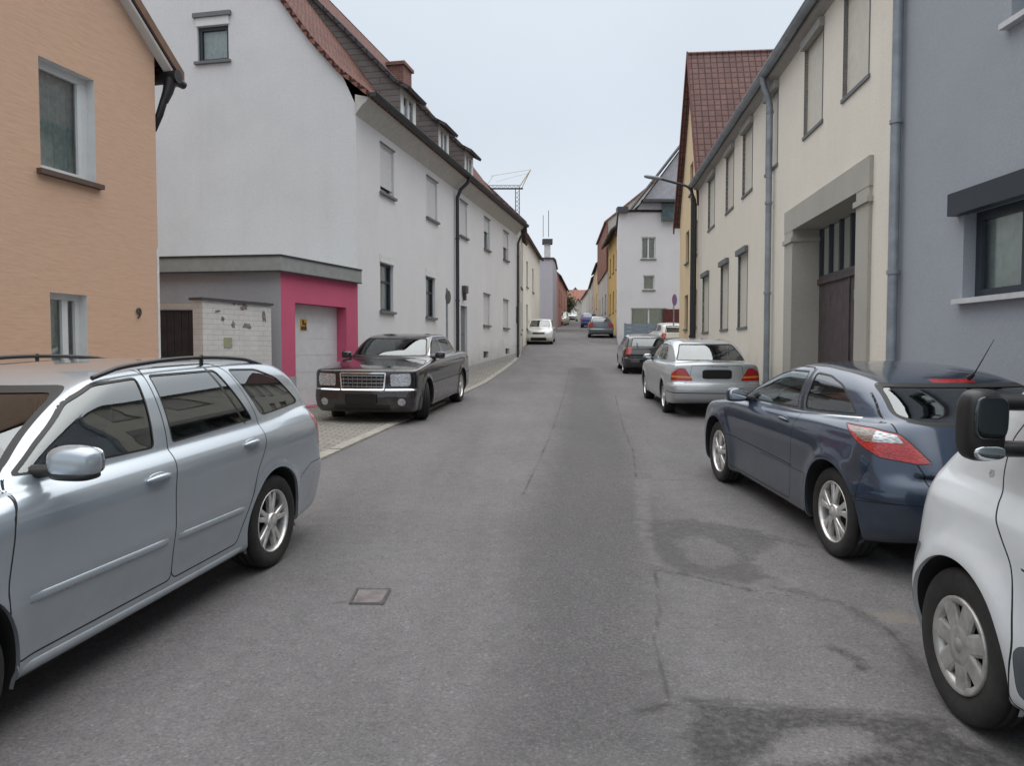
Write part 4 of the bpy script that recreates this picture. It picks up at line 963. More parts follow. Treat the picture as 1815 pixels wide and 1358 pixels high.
MAT['shutter'] = plain('white_shutter', (.62, .62, .64), .5, var=.05)
MAT['creamshutter'] = plain('cream_shutter', (.60, .575, .50), .6, var=.06)
MAT['sill_brown'] = plain('brown_sill', (.10, .065, .05), .6); MAT['sill_grey'] = plain('grey_sill', (.15, .155, .165), .7); MAT['sill_white'] = plain('white_sill', (.55, .56, .58), .5)
MAT['curtain'] = plain('net_curtain', (.74, .80, .77), .9, var=.2, scale=14); MAT['blind'] = plain('pale_blind', (.76, .84, .82), .7, var=.15, scale=9)
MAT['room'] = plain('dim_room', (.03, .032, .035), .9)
MAT['zinc'] = plain('zinc', (.27, .30, .33), .5, .35, var=.25, scale=3); MAT['darkmetal'] = plain('dark_metal', (.035, .042, .048), .5, .3, var=.2); MAT['blackpipe'] = plain('black_pipe', (.012, .012, .014), .45)
MAT['slate'] = brickmat('slate_cladding', (.185, .17, .165), (.165, .152, .147), (.09, .082, .08), 3.0, .16, .012, bmp=.5)
MAT['tiles'] = brickmat('red_roof_tiles', (.27, .115, .085), (.185, .078, .062), (.045, .022, .018), .19, .16, .030, bmp=1., offset=0, dist=.03)
MAT['tiles_brown'] = brickmat('brown_roof_tiles', (.185, .108, .095), (.145, .088, .080), (.075, .045, .042), .24, .27, .022, bmp=1., offset=0, dist=.03)
MAT['tiles_dark'] = brickmat('dark_roof_tiles', (.06, .058, .062), (.08, .075, .08), (.02, .02, .02), .3, .33, .02, offset=0)
MAT['tiles_orange'] = brickmat('orange_roof_tiles', (.30, .14, .105), (.25, .115, .085), (.1, .05, .03), .3, .33, .02, offset=0)
MAT['brickwhite'] = brickmat('painted_bricks', (.62, .605, .585), (.585, .57, .555), (.50, .49, .48), .24, .085, .006, bmp=.5, var=.1)
MAT['chimney'] = brickmat('chimney_bricks', (.22, .09, .07), (.16, .07, .055), (.2, .18, .16), .24, .08, .01)
MAT['wood'] = plain('dark_brown_wood', (.075, .058, .060), .7, var=.3, scale=5, bmp=.3); MAT['verge'] = plain('brown_verge_board', (.17, .095, .06), .7, var=.25)
MAT['redwood'] = plain('red_brown_board', (.10, .022, .020), .7, var=.3)
MAT['garagedoor'] = plain('white_garage_door', (.70, .71, .72), .45, var=.06)
MAT['soffit'] = plain('grey_soffit', (.33, .325, .30), .8, var=.1); MAT['white_p'] = plain('white_paint', (.66, .66, .66), .6)
MAT['leaf'] = plain('leaves', (.05, .075, .03), .8, var=.5, scale=3)

# ------------------------------------------------------------------ ground, road, pavement
def asphalt(name, c0, amp=.22, speck=.35, big=.22, coarse=70, dark=0.):
    m, t, b = newmat(name)
    a = rng(t, noise(t, .35, 8, rough=.65), .3, .7, 1-big, 1+big)
    s1 = rng(t, noise(t, coarse, 4, rough=.8), .30, .70, 1-speck, 1+speck)
    s2 = rng(t, noise(t, 9, 8, rough=.75), .3, .7, 1-amp*.6, 1+amp*.6)
    s3 = rng(t, noise(t, 1.0, 6, stretched(t, (1.6, .25, 1))), .35, .75, 1.06, .86)
    x = a
    for k in (s1, s2, s3):
        mm = N(t, 'ShaderNodeMath', operation='MULTIPLY'); L(t, x, mm.inputs[0]); L(t, k, mm.inputs[1]); x = mm.outputs[0]
    cc = mixc(t, rng(t, noise(t, .8, 5), .35, .65, 0, 1), c0, (c0[0]*1.0, c0[1]*.965, c0[2]*.975))
    # pale stones in the mix
    v = N(t, 'ShaderNodeTexVoronoi'); v.inputs['Scale'].default_value = coarse*1.1; tc = N(t, 'ShaderNodeTexCoord'); L(t, tc.outputs['Object'], v.inputs[0])
    pv = rng(t, v.outputs['Color'], .80, .86, 0, .28); cc = mixc(t, pv, cc, tuple(min(1, q*1.9) for q in c0))
    pd = rng(t, v.outputs['Color'], .20, .12, 0, .35); cc = mixc(t, pd, cc, tuple(q*.45 for q in c0))
    vm_ = N(t, 'ShaderNodeVectorMath', operation='SCALE'); L(t, cc, vm_.inputs[0]); L(t, x, vm_.inputs['Scale']); L(t, vm_.outputs[0], b.inputs['Base Color'])
    b.inputs['Roughness'].default_value = .88; b.inputs['Specular IOR Level'].default_value = .3
    ad = N(t, 'ShaderNodeMath', operation='ADD'); L(t, s1, ad.inputs[0]); L(t, s2, ad.inputs[1]); bump(t, ad.outputs[0], .5, .006, b); return m
MAT['asph_worn'] = asphalt('worn_asphalt', (.141, .138, .138), amp=.30, speck=.42, coarse=46, big=.14)
MAT['asph_dark'] = asphalt('dark_patch_asphalt', (.105, .103, .104), amp=.5, speck=.5, coarse=45, big=.3)
MAT['asph_old'] = asphalt('old_asphalt_slab', (.158, .152, .152), amp=.2, coarse=60, big=.10)
MAT['asph_light'] = asphalt('pale_mortar_patch', (.168, .163, .158), amp=.25, coarse=30, big=.12)
MAT['crack'] = plain('crack_tar', (.098, .095, .094), .9, var=.4)
MAT['cobble'] = brickmat('pavement_setts', (.27, .255, .23), (.22, .21, .19), (.13, .125, .105), .20, .12, .012, bmp=.7, var=.2)
MAT['kerb'] = plain('kerb_stone', (.30, .285, .255), .85, var=.2, bmp=.4, scale=8)
MAT['earth'] = plain('earth', (.13, .125, .115), .95, var=.2)
def sheet(name, xa, xb, ys, dz, mat):
    q = MB(); rows = []
    for y in ys:
        a, b = xa(y), xb(y); rows.append([(a+(b-a)*i/8, y, gz(y)+dz) for i in range(9)])
    q.grid(rows, 0, flip=False); o = q.build(name, mat); return tag(o, kind='structure')
ys_ = list(np.arange(-30, 130, 1.5))+[140, 170, 220, 300]
sheet('ground', lambda y: -160, lambda y: 160, ys_, -.03, MAT['earth'])
K_pts = [(915, 641), (860, 681), (700, 756), (580, 812)]
kp = [ground_at(*p)[:2] for p in K_pts][::-1]
kerb_x = lambda y: float(np.interp(y, [-30, 0]+[p[1] for p in kp]+[37, 44, 54, 62, 80, 100, 130, 300], [-6.5, -3.9]+[p[0] for p in kp]+[.55, .9, 2.1, 3.1, 5.2, 7.6, 9, 12]))
right_x = lambda y: float(np.interp(y, [-30, 10, 28, 35, 43.5, 44, 53, 63, 77, 90, 130, 300], [5.3, 5.0, 6.7, 14, 14, 6.2, 7.4, 7.9, 8.7, 9.6, 12, 20]))
ysr = sorted(set(ys_ + [43.5, 44.2, 35.5, 28.5]))
ysr = [y for y in ysr if y <= 300]
# the road: one sheet, fine near the camera; repairs and worn lanes are carried as distances in the mesh and broken up by noise
def gp(px): return [tuple(ground_at(*p)[:2]) for p in px]
yr = sorted(set([round(float(v), 3) for v in np.arange(2.2, 12.5, .04)]+[round(float(v), 3) for v in np.arange(12.5, 40, .35)]+[y for y in ysr if y < 2.2 or y > 40]))
NC = 240; V = []
for y in yr:
    a_, b_ = kerb_x(y), right_x(y)+.4
    V += [(a_+(b_-a_)*i/(NC-1), y, gz(y)) for i in range(NC)]
VV = np.array(V); X_, Y_ = VV[:, 0], VV[:, 1]
def seglines(pts):
    P_ = gp(pts); d = np.full(X_.shape, 9.)
    for (x0, y0), (x1, y1) in zip(P_[:-1], P_[1:]):
        ex, ey = x1-x0, y1-y0; t = np.clip(((X_-x0)*ex+(Y_-y0)*ey)/(ex*ex+ey*ey), 0, 1); d = np.minimum(d, np.hypot(X_-x0-ex*t, Y_-y0-ey*t))
    return d
def area(*polys): return np.minimum.reduce([psdf(gp(p), X_, Y_) for p in polys])
worn = area([(1012, 652), (1050, 652), (1075, 700), (1120, 790), (1150, 920), (1165, 1000), (1150, 1110), (1180, 1240), (1230, 1357), (870, 1357), (900, 1200), (925, 1050), (930, 925), (985, 790), (1005, 700)])
isl = area([(1195, 958), (1240, 950), (1295, 972), (1305, 998), (1262, 1008), (1222, 995)]); isl2 = area([(1395, 1300), (1470, 1285), (1540, 1300), (1570, 1330), (1500, 1357), (1340, 1357)])
dark = area([(1140, 925), (1230, 922), (1345, 942), (1380, 965), (1330, 985), (1345, 1010), (1400, 1040), (1310, 1034), (1200, 1012), (1150, 985)])
dark = np.minimum(dark, seglines([(1300, 1025), (1400, 1045), (1500, 1075), (1580, 1120), (1640, 1200)])-.035)
dark = np.minimum(dark, seglines([(1128, 922), (1210, 924), (1330, 940), (1430, 968)])-.02)
dark = np.maximum(dark, -isl)
rough = np.maximum(area([(1238, 1246), (1480, 1262), (1640, 1275), (1740, 1330), (1790, 1357), (1780, 1500), (1240, 1500), (1222, 1310)]), -isl2)
rough = np.minimum(rough, seglines([(1130, 1262), (1180, 1250), (1240, 1240), (1330, 1246), (1450, 1258), (1600, 1268), (1680, 1280)])-.012)
rough = np.minimum(rough, seglines([(1480, 1150), (1512, 1165), (1530, 1185)])-.025)
pale = area([(1125, 850), (1152, 850), (1150, 905), (1158, 960), (1180, 1005), (1150, 1000), (1128, 930)], [(1330, 1038), (1350, 1028), (1405, 1028), (1425, 1036), (1395, 1044)])
pale = np.minimum(pale, seglines([(1240, 1243), (1350, 1250), (1480, 1262), (1650, 1280)])-.006)
seamd = np.minimum.reduce([seglines([(1290, 1300), (1345, 1275), (1400, 1290), (1440, 1280)]), seglines([(1590, 1300), (1630, 1285), (1680, 1295)]), seglines([(1090, 700), (1105, 760), (1122, 800), (1128, 850)]), seglines([(1010, 655), (1000, 700), (980, 760), (950, 830), (925, 880)]), seglines([(1150, 1000), (1230, 1022), (1330, 1045)]), seglines([(700, 912), (722, 906)]), seglines([(590, 1070), (625, 1066)]), seglines([(1130, 850), (1260, 852)]), seglines([(1128, 930), (1215, 930), (1300, 942), (1440, 972)]), seglines([(1160, 1010), (1240, 1026), (1330, 1048), (1480, 1066), (1560, 1100), (1620, 1170)]), seglines([(1130, 1262), (1180, 1250), (1245, 1243), (1450, 1260), (1680, 1284)]), seglines([(1160, 1010), (1170, 1080), (1158, 1140), (1185, 1240)])])
seamd = seamd-.010
sand = area([(1540, 1084), (1595, 1088), (1625, 1100), (1575, 1104)])
q = MB(); nr = len(yr); q.grid([V[i*NC:(i+1)*NC] for i in range(nr)], 0)
MAT['asph'] = None
def road_mat():
    m = asphalt('road_asphalt', (.150, .147, .148), big=.12); t = m.node_tree; b = t.nodes['Principled BSDF']
    src = b.inputs['Base Color'].links[0].from_socket
    n1 = noise(t, 7, 8, rough=.75); n2 = noise(t, 38, 4, rough=.8)
    def mask(name, soft, amp, amt, lo=0.):
        at = N(t, 'ShaderNodeAttribute'); at.attribute_name = name
        k = N(t, 'ShaderNodeMath', operation='MULTIPLY_ADD'); L(t, n1, k.inputs[0]); k.inputs[1].default_value = amp; L(t, at.outputs['Fac'], k.inputs[2])
        k2 = N(t, 'ShaderNodeMath', operation='MULTIPLY_ADD'); L(t, n2, k2.inputs[0]); k2.inputs[1].default_value = amp*.5; L(t, k.outputs[0], k2.inputs[2])
        c0 = amp*.75; return rng(t, k2.outputs[0], c0-soft, c0+soft, amt, lo)
    def mul(a_, b_):
        k = N(t, 'ShaderNodeMath', operation='MULTIPLY'); L(t, a_, k.inputs[0]); L(t, b_, k.inputs[1]); return k.outputs[0]
    c = src
    sp = rng(t, noise(t, 55, 3, rough=.9), .38, .62, 0, 1)
    c = mixc(t, mul(mask('worn', .20, .5, .95), sp), c, (.062, .060, .062)); c = mixc(t, mask('worn', .3, .5, .24), c, (.10, .098, .10))
    c = mixc(t, mul(mask('dark', .035, .30, .85), rng(t, noise(t, 24, 6, rough=.85), .36, .60, .25, 1)), c, (.070, .068, .068)); c = mixc(t, mul(mask('rough', .03, .20, 1.0), rng(t, noise(t, 24, 6, rough=.85), .36, .58, .28, 1)), c, (.050, .049, .049))
    c = mixc(t, mul(mask('pale', .02, .22, .50), rng(t, noise(t, 9, 8, rough=.8), .36, .60, .15, 1)), c, (.205, .198, .190)); c = mixc(t, mask('sand', .06, .2, .5), c, (.25, .215, .16))
    c = mixc(t, mask('seamd', .010, .040, .85), c, (.055, .053, .053))
    L(t, c, b.inputs['Base Color'])
    # the repaired areas lie slightly rougher and lower
    bm_ = [n for n in t.nodes if n.type == 'BUMP'][0]; hs = bm_.inputs['Height'].links[0].from_socket
    k = N(t, 'ShaderNodeMath', operation='SUBTRACT'); L(t, hs, k.inputs[0]); L(t, mask('rough', .05, .16, 1.6), k.inputs[1]); L(t, k.outputs[0], bm_.inputs['Height']); bm_.inputs['Strength'].default_value = .6
    return m
road = q.build('road', road_mat(), autouv=False); tag(road, kind='structure')
for nm_, arr in (('worn', worn), ('dark', dark), ('rough', rough), ('pale', pale), ('sand', sand), ('seamd', seamd)):
    at = road.data.attributes.new(nm_, 'FLOAT', 'POINT'); at.data.foreach_set('value', np.clip(arr, -3, 3).astype(np.float32))
# left pavement and kerb stones
q = MB(); rows = []
for y in np.arange(-30, 36.5, .75): rows.append([(kerb_x(y)-.16-(8 if y < 16 else 2.2)*(1-i/6), y, gz(y)+.028+(.05*min(1, max(0, (y-10)/4)) if y < 17 else .05*max(0, 1-(y-17)/3))*(1-i/6)) for i in range(7)])
q.grid(rows, 0); tag(q.build('pavement', MAT['cobble']), kind='structure')
q = MB(); y = -12.
while y < 35:
    x0, x1 = kerb_x(y), kerb_x(y+.97); z0, z1 = gz(y), gz(y+.97); j = random.uniform(-.004, .004)
    q.hexa([(x0-.16, y, z0-.05), (x0, y, z0-.05), (x1, y+.97, z1-.05), (x1-.16, y+.97, z1-.05), (x0-.16, y, z0+.035+j), (x0-.008, y, z0+.030+j), (x1-.008, y+.97, z1+.030+j), (x1-.16, y+.97, z1+.035+j)]); y += 1.0
tag(q.build('kerb', MAT['kerb']), kind='structure')
q = MB(); rows = [[(right_x(y)-.85*(1-i/3), y, gz(y)+.03) for i in range(4)] for y in np.arange(-10, 28, 1.)]; q.grid(rows, 0); tag(q.build('pavement', MAT['asph_old']), kind='structure')
q = MB(); rows = [[(right_x(y)-.95, y, gz(y)-.02), (right_x(y)-.95, y, gz(y)+.034), (right_x(y)-.84, y, gz(y)+.036), (right_x(y)-.84, y, gz(y)+.02)] for y in np.arange(-10, 28, .5)]; q.grid(rows, 0, sm=False, flip=False); tag(q.build('kerb', MAT['kerb']), kind='structure')
# drain cover
g4 = [ground_at(*p) for p in ((618, 1072), (680, 1073), (694, 1046), (632, 1045))]
mc = empty('manhole_cover', tuple(sum(g4)/4), 'small square drain cover with a rusty frame set in the asphalt', 'drain cover')
def quadring(q, g, k0, k1, dz, m):
    c = sum(g)/4
    for i in range(4):
        a, b = g[i], g[(i+1) % 4]; q.face([tuple(c+(a-c)*k1+[0, 0, dz]), tuple(c+(b-c)*k1+[0, 0, dz]), tuple(c+(b-c)*k0+[0, 0, dz]), tuple(c+(a-c)*k0+[0, 0, dz])], m)
q = MB(); quadring(q, g4, .88, 1., .009, 0); q.build('frame', plain('rusty_iron', (.075, .068, .066), .8, .2, var=.4, scale=20), mc)
q = MB(); c_ = sum(g4)/4; q.face([tuple(c_+(p-c_)*.82+[0, 0, .007]) for p in g4]); q.build('lid', plain('worn_concrete_lid', (.150, .132, .130), .85, var=.3, scale=14, bmp=.4), mc)

# ------------------------------------------------------------------ orange gabled house, left
OP = Pl((-4.85, 10.5), (.235, 1), (1, -.235))
e0 = OP.hit(323, 130, .13); e1 = OP.hit(245, 0, .13); slp = (e1[1]-e0[1])/(e0[0]-e1[0])
ho = empty('orange_house', OP.P(-3, gz(8)), 'orange gabled house with ribbed render at the left edge, behind the silver estate', 'house')
W1 = OP.rect(70, 168, 97, 143); W1 = [OP.hit(70, 200)[0], OP.hit(168, 200)[0], 3.74, 5.0]
W2 = [OP.hit(90, 580)[0], OP.hit(155, 580)[0], 1.05, 2.37]
apex = -4.4; zt = lambda u: e0[1]-.12-slp*abs(u-apex)+slp*abs(e0[0]-apex)*0
ze = e0[1]-.12; zr = lambda u: ze+slp*(e0[0]-u) if u > apex else ze+slp*(e0[0]-apex)-slp*(apex-u)
q = MB(); wall(q, OP, [(0, gz(10)-.3), (0, zr(0)), (apex, zr(apex)), (-8.8, zr(-8.8)), (-8.8, -.6)], [W1, W2], .17, mr=1)
T_ = OP.turned(0); Tb = Pl(OP.P(-8.8, 0)[:2], -OP.n, OP.d*-1)
wall(q, Pl(OP.P(0, 0)[:2], -OP.n, OP.d), [(0, -.5), (9, -.5), (9, zr(0)), (0, zr(0))]); wall(q, Tb, [(0, -1), (9, -1), (9, zr(-8.8)), (0, zr(-8.8))])
q.build('wall', [MAT['orange'], MAT['frame_white']], ho)
q = MB(); pbox(q, OP, -.03, .012, .2, 3.1, -.03, .006); q.build('corner_strip', MAT['white_p'], ho)
q = MB()
slab(q, [OP.P(e0[0], ze+.14, .13), OP.P(apex, zr(apex)+.14, .13), OP.P(apex, zr(apex)+.14, -9), OP.P(e0[0], ze+.14, -9)], .10)
slab(q, [OP.P(-8.8-e0[0], zr(-8.8-e0[0])+.14, .13), OP.P(apex-.01, zr(apex)+.14, .13), OP.P(apex-.01, zr(apex)+.14, -9), OP.P(-8.8-e0[0], zr(-8.8-e0[0])+.14, -9)], .10)
rf = q.build('roof', MAT['tiles'], ho)
q = MB(); a = OP.P(e0[0], ze+.05, .255); b = OP.P(apex, zr(apex)+.05, .255)
def board(q, pl, p, r_, o0, o1, h_, m=0):
    (u0, z0), (u1, z1) = p, r_; c = [pl.P(u0, z0-h_, o0), pl.P(u1, z1-h_, o0), pl.P(u1, z1-h_, o1), pl.P(u0, z0-h_, o1), pl.P(u0, z0, o0), pl.P(u1, z1, o0), pl.P(u1, z1, o1), pl.P(u0, z0, o1)]; q.hexa(c, m)
board(q, OP, (e0[0], ze+.13), (apex, zr(apex)+.13), .132, .165, .14); q.build('verge_board', MAT['verge'], rf)
q = MB(); board(q, OP, (e0[0]-.02, ze-.02), (apex, zr(apex)-.02), .0, .13, .05); q.build('soffit', MAT['frame_white'], rf)
q = MB(); gu = e0[0]-.16; gz1 = ze+.02; q.tube([OP.P(gu, gz1, -9), OP.P(gu, gz1, .19)], .09, n=14); q.tube([OP.P(gu, gz1-.03, .12), OP.P(gu+.20, gz1-.05, .12)], [.075, .055], n=12); q.tube([OP.P(gu-.02, gz1-.04, .08), OP.P(gu-.06, gz1-.22, .06), OP.P(gu-.10, gz1-.36, .03)], [.085, .07, .055], n=12)
q.tube([OP.P(gu-.10, gz1-.33, .03), OP.P(.09, gz1-.55, .0), OP.P(.10, gz1-.75, -.12)], .05, n=12)
q.build('gutter', MAT['blackpipe'], ho)
window(ho, OP, W1, .17, curtain=('curtain', .0), sill=MAT['sill_brown'], fw=.085, mull=(.88,), box=None)
window(ho, OP, W2, .17, curtain=('curtain', .0), sill=MAT['sill_brown'], fw=.07, mull=(.6,))
fc = bpy.data.curves.new('house_number', 'FONT'); fc.body = '9'; fc.size = .20; fc.extrude = .008; tmp = bpy.data.objects.new('tmp', fc); C.objects.link(tmp)
dg = bpy.context.evaluated_depsgraph_get(); me = bpy.data.meshes.new_from_object(tmp.evaluated_get(dg)); bpy.data.objects.remove(tmp)
me.materials.clear(); me.materials.append(MAT['frame_dark']); no = bpy.data.objects.new('house_number', me); C.objects.link(no)
pn = OP.P(-.46, 2.13, .015); Mx = Matrix(((OP.d[0], 0, OP.n[0], pn[0]), (OP.d[1], 0, OP.n[1], pn[1]), (0, 1, 0, pn[2]), (0, 0, 0, 1)))
no.matrix_world = Mx; me.transform(Mx); no.matrix_world = Matrix.Identity(4); attach(no, ho)

# ------------------------------------------------------------------ long white house, left
WP = Pl((-3.3, 16.3), (.21, 1), (1, -.21)); WG = Pl((-3.3, 16.3), (-1, .21), (-.21, -1)); WL = 17.05
hw = empty('white_house', WP.P(8, gz(24), -3), 'long white house with three slate dormers along the left side of the street', 'house')
prof = [(-.38, 7.10), (.31, 7.66), (.89, 8.30), (1.27, 8.80), (1.62, 9.28), (5.2, 13.9)]
profz = lambda u: float(np.interp(u if u < 5.2 else 10.4-u, [p[0] for p in prof], [p[1] for p in prof]))
GW = [WG.hit(405, 70)[0], WG.hit(350, 70)[0], WG.hit(377, 108)[1], WG.hit(377, 45)[1]]
q = MB(); wall(q, WG, [(0, 0), (10.4, 0), (10.4, 6.9)]+[(10.4-p[0], p[1]-.1) for p in prof[1:]]+[(p[0], p[1]-.1) for p in prof[::-1][1:-1]]+[(0, 6.9)], [GW], .12)
q.build('gable_wall', MAT['gable'], hw)
wl = []
for (x0, x1, yt, yb, kind) in ((674, 698, 262, 352, 'up1'), (756, 775, 322, 398, 'closed'), (815, 828, 352, 425, 'closed'), (858, 868, 398, 447, 'half'), (892, 901, 420, 466, 'half2'),
                               (674, 697, 475, 556, 'glass'), (755, 771, 508, 566, 'glass'), (857, 868, 515, 578, 'closed'), (892, 901, 528, 581, 'closed')):
    wl.append((WP.rect(x0, x1, yt, yb), kind))
up = [r for r, k in wl]
for r in up[:5]: r[2], r[3] = 5.36, 6.46
for r in up[5:]: r[2], r[3] = 2.63, 3.74
DR = [8.12, 8.92, gz(24)+.12, 3.15]
vents = [[WP.hit(857, 641)[0], WP.hit(866, 641)[0], 1.45, 1.68], [WP.hit(896, 636)[0], WP.hit(903, 636)[0], 1.58, 1.80]]
q = MB(); wall(q, WP, [(0, 0), (WL, 0), (WL, 6.95), (0, 6.95)], up+[DR]+vents, .13)
q.build('street_wall', MAT['white'], hw)
q = MB(); wall(q, Pl(WP.P(WL, 0)[:2], -WP.n, WP.d), [(0, 0), (10.4, 0), (10.4, 6.9), (5.2, 13.8), (0, 6.9)]); wall(q, Pl(WP.P(0, 0, -10.4)[:2], WP.d, -WP.n), [(0, 0), (WL, 0), (WL, 6.95), (0, 6.95)]); q.build('back_wall', MAT['white'], hw)
for vv in vents:
    q = MB(); pbox(q, WP, *vv, -.13, -.11); q.build('cellar_vent', MAT['frame_dark'], hw)
q = MB()
zb = lambda u: gz(WP.P(u, 0)[1])
for i in range(17):
    u0, u1 = i*WL/17, (i+1)*WL/17
    if u1 > 8.0 and u0 < 9:
        if len(q.f): q.build('plinth', MAT['plinth'], hw); q = MB()
        continue
    a = [WP.P(u0, zb(u0)-.1, .012), WP.P(u1, zb(u1)-.1, .012), WP.P(u1, zb(u1)+.22, .012), WP.P(u0, zb(u0)+.22, .012)]; q.face(orient(a, WP.n))
    if i == 16: q.build('plinth', MAT['plinth'], hw); q = MB()
for r, k in wl:
    sh = {'up1': .86, 'closed': 1, 'half': .42, 'half2': .55, 'glass': .0}[k]
    wn_ = window(hw, WP, r, .13, frame=MAT['frame_white'] if k != 'glass' else MAT['frame_grey'], sill=MAT['sill_grey'], shutter=sh, curtain=('blind', .0) if k == 'glass' else None, fw=.05, trans=(.62,) if k == 'glass' else ())
    b_ = MB(); z1 = r[3]; pbox(b_, WP, r[0]-.03, r[1]+.03, z1+.005, z1+(.035), -.01, .035)
    if k == 'glass' : pbox(b_, WP, r[0]-.02, r[1]+.02, z1+.04, z1+.20, -.02, .02)
    b_.build('hood_mould', MAT['sill_grey'] if k != 'glass' else MAT['frame_white'], wn_)
window(hw, WG, GW, .12, frame=MAT['frame_grey'], fw=.075, sill=MAT['sill_grey'], curtain=('blind', 0), box=(.09, .08, .07, .19, MAT['sill_grey']), shutter=.0)
q = MB(); pbox(q, WG, GW[0]-.02, GW[1]+.02, GW[3]+.005, GW[3]+.185, -.02, .03); q.build('shutter_box', MAT['frame_white'], hw)
q = MB(); pbox(q, WP, DR[0], DR[1], DR[2], DR[3], -.13, -.09); pbox(q, WP, DR[0]+.1, DR[1]-.1, DR[2]+1.2, DR[3]-.15, -.09, -.075); q.build('door', plain('grey_door', (.15, .155, .18), .5), hw)
q = MB(); pbox(q, WP, DR[0]+.15, DR[0]+.45, 3.55, 3.78, .0, .14); pbox(q, WP, DR[0]+.24, DR[0]+.36, 3.32, 3.55, .02, .10); q.build('door_lamp', MAT['frame_dark'], hw)
q = MB()
for side in (0, 1):
    for a, b in zip(prof[:-1], prof[1:]):
        f = (lambda u: u) if side == 0 else (lambda u: 10.4-u)
        slab(q, [WP.P(-.10, a[1], -f(a[0])), WP.P(WL+.1, a[1], -f(a[0])), WP.P(WL+.1, b[1], -f(b[0])), WP.P(-.10, b[1], -f(b[0]))], .10)
rf = q.build('roof', MAT['tiles'], hw)
q = MB(); rows = [[WP.P(u, z, o) for u in (-.03, WL+.02)] for o, z in ((.30, 7.03), (.26, 6.95), (.16, 6.88), (.06, 6.76), (.0, 6.68))]; q.grid(rows, 0, flip=False)
q.face([WP.P(-.03, z, o) for o, z in ((.30, 7.03), (.26, 6.95), (.16, 6.88), (.06, 6.76), (.0, 6.68), (0, 7.1))]); q.build('cornice', plain('pale_soffit', (.50, .49, .46), .8, var=.1), hw)
gutter(hw, WP, -.12, WL+.15, 7.09, .43, .085, MAT['darkmetal'])
pipe(hw, WP, WP.hit(806, 480)[0], gz(23)-.05, 6.4, .09, .055, mat=MAT['darkmetal'], top=[(.02, .25, .1), (.08, .45, .3), (.12, .62, .36)])
pipe(hw, WP, WL-.12, gz(33), 6.3, .08, .045, mat=MAT['darkmetal'], top=[(.0, .25, .1), (0, .5, .3), (0, .7, .36)])
for (u0, u1, zf, zbt) in ((3.70, 4.90, 8.62, 7.5), (6.97, 8.06, 8.62, 7.5), (9.92, 11.05, 8.60, 7.5)):
    fo = -.35; sl = 1.0; back = 3.2
    q = MB(); zs = zf
    for uu in (u0, u1):
        pl_ = Pl(WP.P(uu, 0, fo)[:2], -WP.n, (-WP.d if uu == u0 else WP.d)); wall(q, pl_, [(0, 7.2), (back, 7.2+2.4), (back, zs+sl*back-.05), (0, zs)])
    wr = [u0+.14, u1-.14, 7.72, zf-.14]
    wall(q, Pl(WP.P(0, 0, fo)[:2], WP.d, WP.n), [(u0, 7.3), (u1, 7.3), (u1, zf), (u0, zf)], [wr], .05, m=1)
    dm = q.build('dormer', [MAT['slate'], MAT['frame_white']], rf)
    dp = Pl(WP.P(0, 0, fo)[:2], WP.d, WP.n); wn = window(hw, dp, wr, .06, fw=.09, mull=(.5,), curtain=('blind', .3))
    q = MB(); slab(q, [WP.P(u0-.12, zf-.12, fo+.28), WP.P(u1+.12, zf-.12, fo+.28), WP.P(u1+.12, zf+.06, fo-.05), WP.P(u0-.12, zf+.06, fo-.05)], .09); slab(q, [WP.P(u0-.12, zf+.06, fo-.05), WP.P(u1+.12, zf+.06, fo-.05), WP.P(u1+.12, zf+sl*back+.06, fo-back), WP.P(u0-.12, zf+sl*back+.06, fo-back)], .09)
    q.build('dormer_roof', MAT['tiles_dark'], dm)
for (px0, px1, pt, off) in ((693, 729, 100, -3.6),):
    a = WP.hit(px0, pt+15, off)[0]; b = WP.hit(px1, pt+15, off)[0]; zt_ = WP.hit((px0+px1)/2, pt, off)[1]
    q = MB(); pbox(q, WP, a+.75, b-.55, 9, zt_-.42, off-.4, off+.2); pbox(q, WP, a+.67, b-.47, zt_-.42, zt_-.3, off-.48, off+.28); q.build('chimney', MAT['chimney'], rf)
for u_, o_ in ():
    q = MB(); pbox(q, WP, u_, u_+.7, 12, 14.6, o_-.35, o_+.35); pbox(q, WP, u_-.05, u_+.75, 14.6, 14.75, o_-.4, o_+.4); q.build('chimney', MAT['chimney'], rf)
for u_, z_ in ((3.0, 12.4),):   # skylight vent and aerial on the near roof
    q = MB(); q.tube([WP.P(1.0, 11.0, -3.6), WP.P(1.0, 12.6, -3.6)], .03, n=8); q.tube([WP.P(.4, 14.2, -4.6), WP.P(1.6, 14.2, -4.6)], .015, n=6)
    for k in range(6): q.tube([WP.P(.45+.2*k, 14.2, -4.85), WP.P(.45+.2*k, 14.2, -4.35)], .008, n=5)
    q.build('aerial', MAT['darkmetal'], rf)

# ------------------------------------------------------------------ pink and grey garage
PK = Pl((-3.3, 16.3), (.365, 1), (1, -.365)); gpx = PK.P(-2.6, 0)[:2]; GL = Pl(gpx, (-1, .14), (-.14, -1))
hg = empty('garage', PK.P(-1.3, .7, -1), 'low flat-roofed garage with a pink front and a white up-and-over door', 'garage')
GD = [-2.18, -.43, .62, 2.60]
q = MB(); wall(q, PK, [(-2.6, .3), (.02, .3), (.02, 3.15), (-2.6, 3.15)], [GD], .24); q.build('front_wall', MAT['pink'], hg)
for a_, b_ in ((-2.615, -2.19), (-.42, .0)):
    q = MB(); pbox(q, PK, a_, b_, .4, 1.22, -.05, .02); q.build('plinth', MAT['plinth'], hg)
q = MB(); wall(q, GL, [(0.0, .3), (3.6, .3), (3.6, 3.15), (0.0, 3.15)]); q.build('side_wall', MAT['garagegrey'], hg)
q = MB(); o_ = .10
